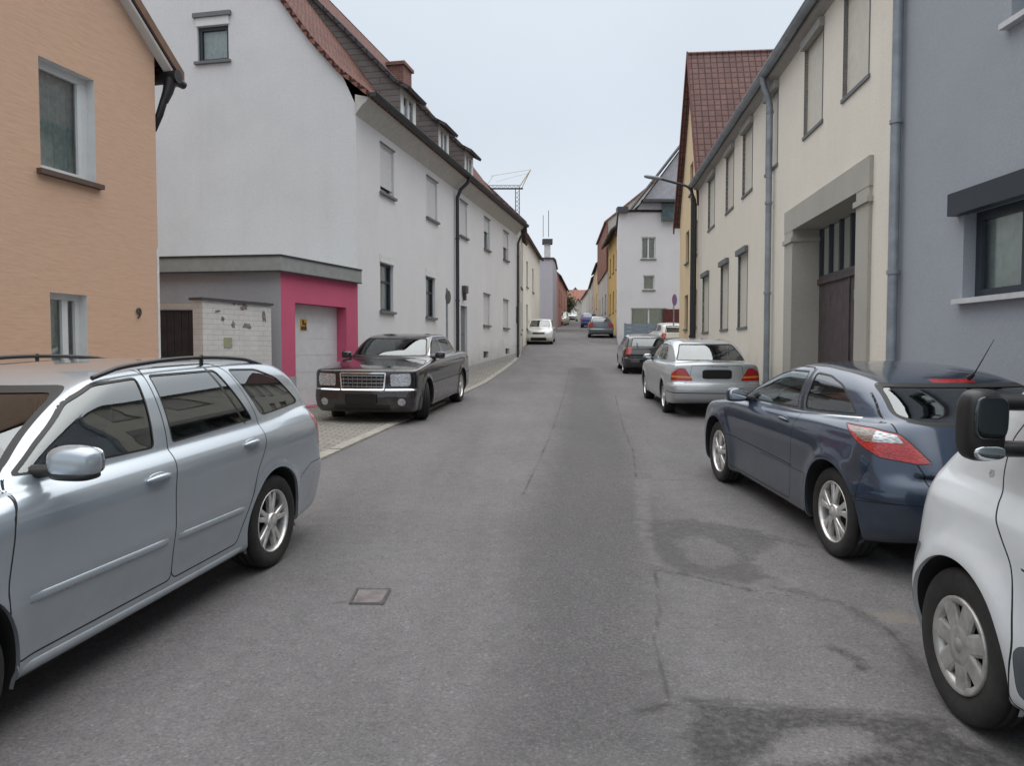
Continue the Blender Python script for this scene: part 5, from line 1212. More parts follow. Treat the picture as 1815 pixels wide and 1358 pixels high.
e_pts = [PK.P(.02, 0, o_)[:2], PK.P(-2.72, 0, o_)[:2], GL.P(3.6, 0, o_)[:2], GL.P(3.6, 0, -4)[:2], PK.P(.02, 0, -4)[:2]]
q.face(orient([(x, y, 3.41) for x, y in e_pts], (0, 0, 1))); q.face(orient([(x, y, 3.13) for x, y in e_pts], (0, 0, -1)))
for i in range(3):
    a, b = e_pts[i], e_pts[i+1]; q.face([(a[0], a[1], 3.13), (a[0], a[1], 3.41), (b[0], b[1], 3.41), (b[0], b[1], 3.13)][::-1])
q.build('roof', MAT['fasc'], hg)
q = MB()
for i in range(2):
    a, b = np.array(e_pts[i]), np.array(e_pts[i+1]); t = (b-a)/np.linalg.norm(b-a); n_ = np.array([t[1], -t[0]]); n_ = n_ if n_[1] < 0 or n_[0] > 0 else -n_
    for z0, z1, w_ in ((3.40, 3.43, .018), (3.125, 3.145, .010)):
        q.hexa([(a[0]-n_[0]*.02, a[1]-n_[1]*.02, z0), (b[0]-n_[0]*.02, b[1]-n_[1]*.02, z0), (b[0]+n_[0]*w_, b[1]+n_[1]*w_, z0), (a[0]+n_[0]*w_, a[1]+n_[1]*w_, z0), (a[0]-n_[0]*.02, a[1]-n_[1]*.02, z1), (b[0]-n_[0]*.02, b[1]-n_[1]*.02, z1), (b[0]+n_[0]*w_, b[1]+n_[1]*w_, z1), (a[0]+n_[0]*w_, a[1]+n_[1]*w_, z1)])
q.build('roof_trim', MAT['darkmetal'], hg)
q = MB(); k = 6; hh = (GD[3]-GD[2])/k
for i in range(k): pbox(q, PK, GD[0], GD[1], GD[2]+i*hh+.006, GD[2]+(i+1)*hh, -.26, -.235)
pbox(q, PK, GD[0], GD[1], GD[2], GD[3], -.27, -.242)
gd = q.build('garage_door', MAT['garagedoor'], hg)
q = MB(); pbox(q, PK, -1.70, -1.50, 2.10, 2.32, -.235, -.222); sg_ = q.build('notice', plain('yellow_notice', (.72, .40, .03), .5), gd)
q = MB(); pbox(q, PK, -1.69, -1.51, 2.11, 2.18, -.222, -.219); pbox(q, PK, -1.65, -1.58, 2.20, 2.30, -.222, -.219); pbox(q, PK, -1.57, -1.52, 2.19, 2.25, -.222, -.219); q.build('notice_symbol', MAT['frame_dark'], sg_)
# painted brick garden wall and dark gate between garage and orange house
BW = Pl((-4.86, 12.0), (.59, 1.5), (1.5, -.59))
hb = empty('garden_wall', BW.P(.8, .5), 'short wall of white painted bricks with flaking patches, left of the pink garage', 'wall')
q = MB(); pbox(q, BW, 0, 1.63, .2, 2.50, -.20, 0); q.build('bricks', MAT['brickwhite'], hb)
q = MB(); pbox(q, BW, -.04, 1.66, 2.50, 2.54, -.24, .035); q.build('coping', MAT['frame_dark'], hb)
q = MB(); rnd = random.Random(4)
for (x, y, sx_, sz_) in ((415, 532, .09, .12), (432, 545, .10, .05), (395, 565, .05, .04), (413, 575, .06, .07), (438, 578, .12, .06), (468, 560, .05, .13), (385, 552, .08, .03), (425, 538, .16, .03), (470, 540, .04, .05)):
    u, z = BW.hit(x, y); pts = []
    for i in range(14): a = i/14*2*math.pi; rr_ = rnd.uniform(.45, 1.2); pts.append(BW.P(u+sx_*rr_*math.cos(a), min(2.49, z+sz_*rr_*math.sin(a)), .004))
    q.face(orient(pts, BW.n))
q.build('flaked_plaster', plain('bare_brick', (.20, .17, .145), .95, var=.5, scale=18), hb)
q = MB(); u, z = BW.hit(403, 605); pbox(q, BW, u-.08, u+.10, z-.10, z+.06, .0, .012); q.build('sign_plate', plain('faded_green_plate', (.30, .32, .20), .5), hb)
hgte = empty('gate', (-5.45, 12.4, gz(12.4)), 'dark brown plank gate in the gap beside the orange house', 'gate')
q = MB()
for i in range(6): q.box((-5.83+i*.118, 12.38, .35), (-5.83+i*.118+.112, 12.42, 2.36))
q.build('planks', plain('dark_grey_planks', (.030, .028, .031), .7, var=.3), hgte); q = MB(); q.box((-5.9, 12.34, 2.37), (-5.0, 12.46, 2.46)); q.build('lintel', MAT['beige'], hgte)

# ------------------------------------------------------------------ cream house with gateway, right
CP = Pl((4.95, 10.0), (.095, 1), (-1, .095)); CL = 17.3
hc = empty('cream_house', CP.P(8, gz(18), -3), 'long cream house with a tall stone-framed gateway and closed shutters', 'house')
UW = [[a, b, 5.60, 7.26] for a, b in ((.93, 1.99), (3.05, 4.10), (6.05, 7.05), (8.45, 9.55), (10.75, 11.85), (13.75, 14.95))]
LW = [[8.85, 9.95, 2.30, 4.15], [11.35, 12.5, 2.32, 4.15], [14.7, 15.95, 2.33, 4.15]]
GO = [1.20, 4.62, 0, 4.0]
q = MB(); wall(q, CP, [(0, -.2), (GO[0], -.2), (GO[0], GO[3]), (GO[1], GO[3]), (GO[1], -.2), (CL, -.2), (CL, 7.48), (0, 7.48)], UW+LW, .13); q.build('wall', MAT['cream'], hc)
q = MB(); wall(q, Pl(CP.P(CL, 0)[:2], -CP.n, CP.d), [(0, 0), (9, 0), (9, 7.2), (4.5, 10.5), (0, 7.2)]); q.build('end_wall', MAT['cream'], hc)
q = MB()   # stone gateway
pbox(q, CP, .70, 1.20, -.2, 3.78, -.53, .05); pbox(q, CP, 4.62, 5.20, -.2, 3.78, -.53, .05)
pbox(q, CP, .66, 1.24, 3.78, 3.86, -.53, .085); pbox(q, CP, 4.58, 5.24, 3.78, 3.86, -.53, .085)
pbox(q, CP, .68, 5.22, 4.0, 4.42, -.53, .055); pbox(q, CP, .70, 1.20, 3.86, 4.0, -.53, .05); pbox(q, CP, 4.62, 5.20, 3.86, 4.0, -.53, .05)
q.build('gateway_surround', MAT['stone'], hc)
q = MB(); zg = gz(13); zc_ = 2.95
for i in range(10):
    uu = GO[0]+i*.342; pbox(q, CP, uu+.004, uu+.338, zg-.1, zc_, -.51, -.46)
pbox(q, CP, GO[0], GO[1], zg-.1, zc_, -.525, -.51); pbox(q, CP, GO[0], GO[1], zc_, zc_+.10, -.53, -.42); pbox(q, CP, 2.88, 2.94, zg, zc_, -.46, -.435)
gdr = q.build('gate_door', MAT['wood'], hc)
q = MB(); pbox(q, CP, 1.45, 2.5, zg, zg+.012+1.55, -.46, -.445); gw_ = q.build('wicket_door', plain('wicket_wood', (.072, .052, .050), .7, var=.3, scale=7), gdr)
q = MB(); pbox(q, CP, 2.35, 2.45, 1.55, 1.70, -.445, -.40); pbox(q, CP, 2.55, 2.68, 2.56, 2.72, -.46, -.44); q.build('letter_plate', MAT['zinc'], gdr)
q = MB()
pbox(q, CP, GO[0], GO[1], zc_+.10, zc_+.16, -.52, -.45); tr_ = q.build('transom_window', MAT['frame_dark'], hc)
for i in range(7):
    q = MB(); uu = GO[0]+i*(GO[1]-GO[0]-.07)/6; pbox(q, CP, uu, uu+.07, zc_+.16, GO[3]-.0, -.52, -.45); q.build('glazing_bar', MAT['frame_grey'], tr_)
q = MB(); q.face(orient([CP.P(GO[0], zc_+.1, -.49), CP.P(GO[1], zc_+.1, -.49), CP.P(GO[1], 4.0, -.49), CP.P(GO[0], 4.0, -.49)], CP.n)); q.build('pane', M['pane'], tr_)
q = MB(); pbox(q, CP, .5, 5.3, .2, 4.3, -1.4, -1.35); q.build('dim_room', MAT['room'], tr_)
for r in UW: window(hc, CP, r, .13, frame=MAT['frame_white'], shutter=1, shmat=MAT['creamshutter'], sill=MAT['sill_grey'], sillout=.03, box=(.14, .05, .09, -.10, MAT['soffit']))
for r in LW: window(hc, CP, r, .13, frame=MAT['frame_white'], shutter=1, shmat=MAT['creamshutter'], sill=MAT['sill_grey'], sillout=.03, box=(.14, .05, .09, .0, MAT['sill_grey']))
for r in UW+LW:
    t_ = .022
    for a_, b_ in ((r[0]-t_, r[0]), (r[1], r[1]+t_)):
        q = MB(); pbox(q, CP, a_, b_, r[2], r[3], -.05, .012); q.build('window_trim', MAT['sill_grey'], hc)
q = MB(); rows = [[CP.P(u, z, o) for u in (-.02, CL+.05)] for o, z in ((.0, 7.34), (.05, 7.36), (.06, 7.40), (.15, 7.42), (.16, 7.50))]; q.grid(rows, 0, flip=True); q.build('cornice', MAT['soffit'], hc)
q = MB(); slab(q, [CP.P(-.02, 7.56, .24), CP.P(CL+.1, 7.56, .24), CP.P(CL+.1, 10.8, -4.5), CP.P(-.02, 10.8, -4.5)], .10); slab(q, [CP.P(-.02, 7.3, -9.3), CP.P(CL+.1, 7.3, -9.3), CP.P(CL+.1, 10.8, -4.5), CP.P(-.02, 10.8, -4.5)], .10); q.build('roof', MAT['tiles_brown'], hc)
gutter(hc, CP, .0, CL+.1, 7.53, .26, .09, MAT['zinc'])
pipe(hc, CP, 6.30, gz(16)-.1, 6.85, .11, .065, mat=MAT['zinc'], top=[(.0, .20, .04), (.0, .40, .12), (.0, .62, .16)])
pipe(hc, CP, CL-.1, gz(27)-.1, 6.85, .10, .055, mat=MAT['darkmetal'], top=[(.0, .20, .04), (.0, .40, .12), (.0, .62, .16)])


# ------------------------------------------------------------------ blue-grey house, right edge
GP = Pl((4.95, 10.0), (.0156, -1), (-1, -.0156))
hr_ = empty('grey_house', GP.P(6, 0, -3), 'blue-grey rendered house with anthracite windows at the right edge', 'house')
GWs = [[1.55, 3.15, 2.27, 3.22], [2.25, 3.5, 4.98, 6.2], [5.6, 7.2, 2.27, 3.22], [5.6, 7.0, 4.98, 6.2], [9.6, 11.2, 2.2, 3.2], [13.6, 15.2, 2.2, 3.2], [9.6, 11.2, 4.98, 6.2]]
q = MB(); wall(q, GP, [(0, -1.2), (26, -1.2), (26, 8.2), (0, 8.2)], GWs, .20); wall(q, Pl(GP.P(0, 0)[:2], -GP.n, -GP.d), [(0, 7), (9, 7), (9, 8.2), (0, 8.2)]); q.build('wall', MAT['grey'], hr_)
for i, r in enumerate(GWs):
    wn = window(hr_, GP, r, .20, frame=MAT['frame_grey'], fw=.10, mull=(.5,), sill=MAT['sill_white'], sillout=.09, curtain=('blind', .0), box=(.24, .12, .12, -.02, MAT['frame_grey']) if r[2] < 3 else None)
q = MB(); slab(q, [GP.P(0, 8.3, .4), GP.P(26, 8.3, .4), GP.P(26, 11.5, -4.5), GP.P(0, 11.5, -4.5)], .12); q.build('roof', MAT['tiles_dark'], hr_)
pipe(hr_, GP, .22, gz(10)-.1, 8.0, .09, .062, mat=MAT['zinc'])

# ------------------------------------------------------------------ houses further up the street
def simple_house(name, label, pl, length, depth, z0, ze, zr, wmat, rmat, holes=(), frame=None, gable=False, cat='house', group=None, sill=None, shut=(), back=True, over=.3, ridge_u=None, roofth=.12, curtain=True, splay=0.):
    """gable=False: ridge runs along the street plane pl; gable=True: the gable stands in plane pl"""
    h_ = empty(name, pl.P(length/2, z0, -depth/2), label, cat, group)
    A = Pl(pl.P(0, 0)[:2], -pl.n+pl.d*splay, -pl.d-pl.n*splay); B_ = Pl(pl.P(length, 0)[:2], -pl.n, pl.d)
    q = MB(); b0 = z0-1.5
    ru = length/2 if ridge_u is None else ridge_u
    if gable:
        wall(q, pl, [(0, b0), (length, b0), (length, ze), (ru, zr), (0, ze)], holes, .15)
        for k in (A, B_): wall(q, k, [(0, b0), (depth, b0), (depth, ze), (0, ze)])
    else:
        wall(q, pl, [(0, b0), (length, b0), (length, ze), (0, ze)], holes, .15)
        for k in (A, B_): wall(q, k, [(0, b0), (depth, b0), (depth, ze), (depth/2, zr), (0, ze)])
    if back: wall(q, Pl(pl.P(0, 0, -depth)[:2], pl.d, -pl.n), [(0, b0), (length, b0), (length, ze), (0, ze)])
    q.build('wall', wmat, h_)
    q = MB(); e = .06
    if gable:
        s1 = (zr-ze)/ru; s2 = (zr-ze)/(length-ru)
        slab(q, [pl.P(-over, ze-s1*over+e, .2), pl.P(ru, zr+e, .2), pl.P(ru, zr+e, -depth), pl.P(-over, ze-s1*over+e, -depth)], roofth)
        slab(q, [pl.P(length+over, ze-s2*over+e, .2), pl.P(ru, zr+e, .2), pl.P(ru, zr+e, -depth), pl.P(length+over, ze-s2*over+e, -depth)], roofth)
    else:
        s1 = (zr-ze)/(depth/2)
        sp = splay*depth/2
        slab(q, [pl.P(-.1, ze-s1*over+e, over), pl.P(length+.1, ze-s1*over+e, over), pl.P(length+.1, zr+e, -depth/2), pl.P(-.1+sp, zr+e, -depth/2)], roofth)
        slab(q, [pl.P(-.1+sp*2, ze-s1*over+e, -depth-over), pl.P(length+.1, ze-s1*over+e, -depth-over), pl.P(length+.1, zr+e, -depth/2), pl.P(-.1+sp, zr+e, -depth/2)], roofth)
    rf = q.build('roof', rmat, h_)
    for i, r in enumerate(holes): window(h_, pl, r, .15, frame=frame or MAT['frame_white'], sill=sill or MAT['sill_grey'], fw=.07, mull=(.5,) if r[1]-r[0] > .8 else (), shutter=1 if i in shut else 0, curtain=('blind', .0) if curtain else None)
    return h_, rf
# pale yellow house with the steep brown roof
YP = Pl(CP.P(17.42, 0, -.2)[:2], CP.d, CP.n)
hol = [[1.0, 1.9, 5.3, 6.6], [3.6, 4.6, 5.3, 6.6], [2.6, 3.5, 7.9, 9.1], [1.0, 1.9, 2.6, 4.0], [3.8, 4.8, 2.6, 4.0]]
hy, rf = simple_house('yellow_house', 'pale yellow house with a steep brown tiled roof just beyond the long cream house', YP, 6.6, 14, gz(30), 7.7, 13.3, MAT['yellow'], MAT['tiles_brown'], hol, frame=MAT['sill_brown'], gable=True, ridge_u=2.9, over=.35, roofth=.16)
q = MB(); board(q, YP, (-.35, 7.7-.35*1.93+.08), (2.9, 13.38), .20, .26, .30); board(q, YP, (6.95, 7.7-.35*1.51+.08), (2.9, 13.385), .205, .265, .34); q.build('barge_board', MAT['redwood'], rf)
# white house across the side street, facing us
NP = Pl((6.15, 44.2), (1, .02), (.02, -1))
R2 = lambda *a: NP.rect(*a)
h1 = R2(1137, 1162, 420, 459); h2 = R2(1140, 1160, 488, 514); h3 = R2(1118, 1182, 546, 580); h3[2] = gz(44)+.35
hn, rf = simple_house('white_house', 'white house facing the camera across the side street, steep grey gable above', NP, 8.6, 9, gz(44), 9.75, 9.8, MAT['white'], MAT['tiles_dark'], [h1, h2, h3], frame=MAT['frame_white'], sill=MAT['sill_grey'], gable=False, back=False, over=.1, splay=.145)
for yy, nn in ((44.0, NP.n), (47.1, -NP.n)):
    q = MB(); wall(q, Pl((6.15, yy), NP.d, nn), [(1.0, 9.8), (7.8, 9.8), (4.4, 14.4)]); q.build('gable', plain('pale_grey_shingles', (.42, .43, .47), .8), hn)
q = MB(); slab(q, [NP.P(.6, 9.75, .5), NP.P(4.4, 14.65, .5), NP.P(4.4, 14.65, -3), NP.P(.6, 9.75, -3)], .08); slab(q, [NP.P(8.2, 9.75, .5), NP.P(4.4, 14.65, .5), NP.P(4.4, 14.65, -3), NP.P(8.2, 9.75, -3)], .08); q.build('roof', MAT['tiles_dark'], hn)
r_ = R2(1172, 1203, 362, 392); q = MB(); pbox(q, NP, r_[0], r_[1]+1, r_[2], r_[3], .0, .35); q.build('bay_window', plain('teal_glazing', (.09, .13, .14), .15, var=.3), hn)
r_ = R2(1136, 1203, 356, 361); q = MB(); pbox(q, NP, r_[0], r_[1]+2, r_[2], r_[3], .0, .6); q.build('balcony_rail', MAT['frame_dark'], hn)
q = MB(); pbox(q, NP, -.12, .5, 9.62, 9.95, -.3, .3); q.build('eaves_corner', MAT['frame_dark'], hn)
r_ = R2(1175, 1203, 548, 590); q = MB(); pbox(q, NP, r_[0], r_[1]+.6, r_[2], r_[3], .0, .04); q.build('garage_door', MAT['redwood'], hn)
# ochre, brown and further houses on the right
def seg(p, q_): return Pl(p, (q_[0]-p[0], q_[1]-p[1]), (-(q_[1]-p[1]), q_[0]-p[0])), math.dist(p, q_)
pl, ln = seg((7.45, 53.4), (7.95, 63.2)); 
simple_house('ochre_house', 'ochre yellow house with dark eaves, right after the far white house', pl, ln, 9, gz(56), 10.6, 14.5, MAT['ochre'], MAT['tiles_dark'], [[1, 2.2, 4.6, 6.2], [4, 5.2, 4.6, 6.2], [7, 8.2, 4.6, 6.2], [1, 2.2, 7.6, 9.0], [4, 5.2, 7.6, 9.0], [7, 8.2, 7.6, 9.0]], frame=MAT['frame_dark'], over=.6)
pl, ln = seg((7.95, 63.6), (8.7, 77))
h_, rf = simple_house('grey_brown_house', 'tall grey-brown house with an orange-red tiled upper wall, beyond the ochre house', pl, ln, 11, gz(65), 12.6, 17.0, MAT['beige'], MAT['tiles_orange'], [[2, 3.2, 5, 6.6], [6, 7.2, 5, 6.6], [10, 11.2, 5, 6.6]], frame=MAT['frame_dark'])
q = MB(); pbox(q, pl, -.05, ln+.05, 8.4, 12.55, .0, .12); q.build('tile_hanging', MAT['tiles_orange'], h_)
pl, ln = seg((8.8, 78), (9.6, 90))
simple_house('cream_house', 'narrow pale yellow far house on the right with a red base, beyond the orange roof', pl, ln, 10, gz(80), 10.8, 14.5, MAT['yellow'], MAT['tiles_dark'], [[3, 4.4, 6.2, 7.8], [9, 10.4, 6.2, 7.8]], frame=MAT['pinkfar'])
pl, ln = seg((9.7, 91), (10.9, 107))
simple_house('beige_house', 'beige far house on the right with a dark slate roof sloping to the street', pl, ln, 10, gz(98), 10.6, 14.8, MAT['beige'], MAT['tiles_dark'], [[3, 4.4, 7, 8.6], [9, 10.4, 7, 8.6]])
pl, ln = seg((11.0, 110), (12.0, 132))
simple_house('far_house', 'last beige house on the right before the red roofs', pl, ln, 10, gz(120), 10.6, 14.0, MAT['beige'], MAT['tiles_orange'], [[3, 4.4, 7.5, 9]])
Z = Pl((9.2, 150), (1, 0), (0, -1))
simple_house('red_house', 'salmon house with a broad red roof closing the view at the end of the street', Z, 6.6, 10, gz(150), 11.0, 14.0, MAT['pinkfar'], MAT['tiles_orange'], [[1, 2.2, 8.6, 10.2], [4, 5.2, 8.6, 10.2]], gable=False)
Z = Pl((11.4, 170), (1, 0), (0, -1))
simple_house('red_house', 'farthest red-roofed house whose gable shows above the end of the street', Z, 5.4, 10, gz(170), 12.4, 15.8, MAT['pinkfar'], MAT['tiles_orange'], [], gable=True)
Z = Pl((7.4, 138), (1, .1), (.1, -1))
simple_house('red_house', 'small pink house with a dark red roof left of the road end', Z, 2.6, 8, gz(138), 9.8, 11.8, plain('dusty_pink', (.40, .27, .25), .8), MAT['tiles'], [[.8, 1.6, 8.2, 9.2]], gable=False)
Z = Pl((10.6, 142), (1, -.1), (-.1, -1))
simple_house('beige_house', 'small beige house low at the very end of the street', Z, 3.4, 8, gz(142), 9.0, 11.4, MAT['beige'], MAT['tiles_dark'], [[.6, 1.3, 7.7, 8.6], [2, 2.7, 7.7, 8.6]], gable=True)
Z = Pl((8.4, 185), (1, .05), (.05, -1))
simple_house('red_house', 'distant house showing only its long rust-red roof behind the others', Z, 4.6, 10, gz(185), 12.6, 15.4, MAT['beige'], MAT['tiles'], [], gable=False)
# left side beyond the long white house
def segl(p, q_): return Pl(p, (q_[0]-p[0], q_[1]-p[1]), ((q_[1]-p[1]), -(q_[0]-p[0]))), math.dist(p, q_)
pl, ln = segl((.36, 34.4), (.56, 41.5))
simple_house('beige_house', 'pale green-beige house just beyond the long white house, brown shuttered windows', pl, ln, 9, gz(38), 7.7, 12.0, MAT['beige'], MAT['tiles_brown'], [[1.4, 2.4, 4.7, 6.4], [4.6, 5.6, 4.9, 6.4], [1.4, 2.4, 2.5, 4.0], [4.6, 5.6, 2.8, 4.2]], frame=MAT['sill_brown'], curtain=False)
pl, ln = segl((.60, 42.0), (1.95, 54))
simple_house('cream_house', 'narrow cream house between the green-beige house and the lavender wall', pl, ln, 9, gz(48), 8.3, 12.3, MAT['cream'], MAT['tiles_brown'], [[2, 3, 5.4, 6.9], [6, 7, 5.4, 6.9], [2, 3, 3, 4.4]], frame=MAT['frame_dark'])
Z = Pl((3.3, 62), (-1, .1), (-.1, -1))
hl, rf = simple_house('lavender_house', 'tall lavender-grey house end wall with a flat dark cap, far on the left', Z, 4.6, 8, gz(62), 9.2, 9.5, MAT['lav'], MAT['tiles_dark'], [], gable=False, over=.12)
q = MB(); cx, cy = 2.95, 64; q.box((cx-.25, cy-.25, 9.2), (cx+.25, cy+.25, 10.6), 0); q.box((cx-.42, cy-.42, 10.6), (cx+.42, cy+.42, 11.0), 1); q.tube([(cx+.1, cy, 11.2), (cx+.1, cy, 13.4)], .03, m=1, n=6); q.tube([(cx-.35, cy, 11.2), (cx-.35, cy, 13.0)], .025, m=1, n=6); q.build('chimney', [MAT['white_p'], MAT['frame_dark']], rf)
pl, ln = segl((4.6, 76), (6.9, 96))
simple_house('salmon_house', 'salmon house with a steep dark roof beyond the lavender wall', pl, ln, 9, gz(86), 9.4, 13.5, MAT['pinkfar'], MAT['tiles_dark'], [[2, 3.2, 6.4, 8], [6, 7.2, 6.4, 8], [12, 13.2, 6.4, 8]])
# small trees at the end
def tree(name, label, x, y, h_, r_, n=260):
    t = empty(name, (x, y, gz(y)), label, 'tree'); q = MB(); z0 = gz(y)
    q.tube([(x, y, z0-.2), (x+.1, y, z0+h_*.4), (x, y, z0+h_*.75)], [.16, .11, .05], n=8)
    for a in (0, 2.1, 4.2): q.tube([(x, y, z0+h_*.35), (x+math.cos(a)*r_*.6, y+math.sin(a)*r_*.6, z0+h_*.7)], [.07, .02], n=6)
    q.build('trunk', MAT['wood'], t); q = MB(); rnd = random.Random(int(x*10))
    for i in range(n*10):
        u, v, w_ = rnd.gauss(0, .42), rnd.gauss(0, .42), rnd.gauss(0, .42); c = Vector((x+u*r_*1.3, y+v*r_*1.3, z0+h_*.66+w_*r_*1.2)); s_ = rnd.uniform(.06, .16)
        a = Vector((rnd.gauss(0, 1), rnd.gauss(0, 1), rnd.gauss(0, 1))).normalized(); b = a.orthogonal().normalized(); d_ = a.cross(b)
        q.face([c+b*s_, c+d_*s_*.6, c-b*s_, c-d_*s_*.6])
    q.build('crown', MAT['leaf'], t)
tree('tree', 'small dark green tree at the far end of the street on the left', 7.2, 103, 3.6, 1.1)
# ------------------------------------------------------------------ crane
cy = 110; X0 = (917-907.5)/1350*cy; zt_ = 1.7+287/1355*cy
cr_ = empty('tower_crane', (X0, cy, gz(cy)), 'tower crane with grey mast and yellow top rising behind the white house', 'crane')
q = MB(); zb_ = gz(cy)
for a in (-.28, .28):
    for b in (-.28, .28): q.tube([(X0+a, cy+b, zb_), (X0+a, cy+b, zt_)], .055, n=5)
z = zb_
while z < zt_-.6:
    for a, b in (((-.28, -.28), (.28, -.28)), ((.28, -.28), (.28, .28)), ((.28, .28), (-.28, .28)), ((-.28, .28), (-.28, -.28))): q.tube([(X0+a[0], cy+a[1], z), (X0+b[0], cy+b[1], z+.6)], .028, n=4, cap=False)
    z += .6
q.build('mast', MAT['darkmetal'], cr_)
q = MB(); xl = X0-4.4
for b in (-.25, .25): q.tube([(xl, cy+b, zt_-.1), (X0+.8, cy+b, zt_-.1)], .07, n=5)
q.tube([(xl, cy, zt_+.35), (X0+.4, cy, zt_+.35)], .05, n=5); x = xl
while x < X0: q.tube([(x, cy-.25, zt_-.1), (x+.3, cy, zt_+.35), (x+.6, cy-.25, zt_-.1)], .03, n=4, cap=False); x += .6
q.build('jib', MAT['darkmetal'], cr_)
ycr = plain('crane_yellow', (.48, .40, .24), .6); q = MB(); ax = X0+1.9; az = zt_+2.6
q.tube([(X0+.2, cy-.2, zt_), (ax, cy, az)], .075, n=5); q.tube([(X0+.6, cy+.2, zt_), (ax, cy, az)], .06, n=5); q.tube([(ax, cy, az), (X0-3.8, cy, az-.9)], .03, n=4); q.tube([(ax-.4, cy, az-.5), (X0-3.0, cy, zt_+.9)], .02, n=4); q.tube([(xl, cy, zt_+.3), (X0-3.4, cy, az-.8)], .03, n=4)
q.build('apex', ycr, cr_)
# ------------------------------------------------------------------ street lamp, signs, low fence
lp = CP.P(16.6, 0, .28); zb_ = gz(lp[1])
sl_ = empty('street_lamp', (lp[0], lp[1], zb_), 'tall grey street lamp with a curved arm at the far corner of the cream house', 'street lamp')
q = MB(); q.tube([(lp[0], lp[1], zb_-.1), (lp[0], lp[1], zb_+1.2)], .085, n=14); q.tube([(lp[0], lp[1], zb_+1.2), (lp[0], lp[1], 7.0)], .062, n=14); q.build('pole', MAT['darkmetal'], sl_)
q = MB(); q.tube([(lp[0], lp[1], 6.95)]+[(lp[0]-.35*(1-math.cos(a)), lp[1], 7.0+.42*math.sin(a)) for a in np.linspace(0, 1.4, 7)]+[(lp[0]-1.15, lp[1]-.1, 7.62)], .042, n=10); q.build('arm', MAT['darkmetal'], sl_)
q = MB(); superbox(q, (lp[0]-1.40, lp[1]-.1, 7.66), (.62, .20, .12), e=3, axis_rot=Matrix.Rotation(-.16, 3, 'Y').inverted()); q.build('lamp_head', MAT['zinc'], sl_)
def pole_sign(name, label, x, y, zc, zbase, r_, rot, cols, zt2=None):
    t = empty(name, (x, y, zbase), label, 'sign'); q = MB(); q.tube([(x, y, zbase-.1), (x, y, zt2 or zc+.25)], .03, n=8); q.build('post', MAT['zinc'], t)
    Rm = Matrix.Rotation(rot, 3, 'Z'); q = MB()
    for rr_, yy, m_ in ((r_, -.045, 0), (r_*.8, -.052, 1)):
        pts = [Rm@Vector((rr_*math.cos(a), yy, rr_*math.sin(a)))+Vector((x, y, zc)) for a in np.linspace(0, 2*math.pi, 29)[:-1]]
        bk = [p+Rm@Vector((0, .012, 0)) for p in pts]; q.face(pts, m_); q.face(bk[::-1], 2)
        for i in range(28): q.face([pts[i], bk[i], bk[(i+1) % 28], pts[(i+1) % 28]], m_)
    q.build('sign_disc', cols, t)
dkc = plain('sign_back', (.10, .105, .11), .5, .3)
pole_sign('round_sign', 'round road sign seen from the side on a grey post before the long white house', -1.84, 21.6, 3.22, gz(21.6), .19, math.radians(72), [dkc, dkc, dkc])
pole_sign('round_sign', 'round red and blue road sign in front of the far white house', 7.62, 36, 4.1, gz(36), .28, .95, [plain('sign_red', (.45, .03, .03), .4), plain('sign_blue', (.02, .05, .22), .4), dkc])
t = empty('grey_post', (.16, 33.0, gz(33)), 'thin grey post at the far corner of the long white house', 'post'); q = MB(); q.tube([(.16, 33, 1.3), (.16, 33, 3.6)], .045, n=8); q.build('post', MAT['zinc'], t); q = MB(); q.box((.10, 32.9, 2.9), (.22, 33.1, 3.62)); q.build('sign_edge', dkc, t)
t = empty('board_fence', (7.4, 42, gz(42)), 'low blue-grey board fence in front of the far white house', 'fence'); q = MB()
for i in range(6): q.box((6.15, 41.9, 2.0+i*.2), (8.75, 41.94, 2.0+i*.2+.185))
q.build('boards', plain('blue_grey_boards', (.20, .245, .29), .6), t); q = MB()
for x in (6.2, 7.4, 8.65): q.box((x, 41.94, 1.7), (x+.08, 42.02, 3.22))
q.build('posts', MAT['darkmetal'], t)

def wiper(root, K, s_, y0_, ln, z0):
    q = MB()
    pts = []
    for i in range(7):
        u = i/6; yy = y0_+ln*u; lo, hi = s_-.6, s_+.8
        for _ in range(30):
            m = (lo+hi)/2
            if K.f(np.array([m]), np.array([yy]), np.array([z0+.04*u]))[0] < 0: hi = m
            else: lo = m
        pts.append((yy, K.S['s0']-lo+.02, z0+.04*u))
    q.tube(pts, .009, n=6); q.build('wiper', M['blackplastic'], root, world=False, autouv=False)

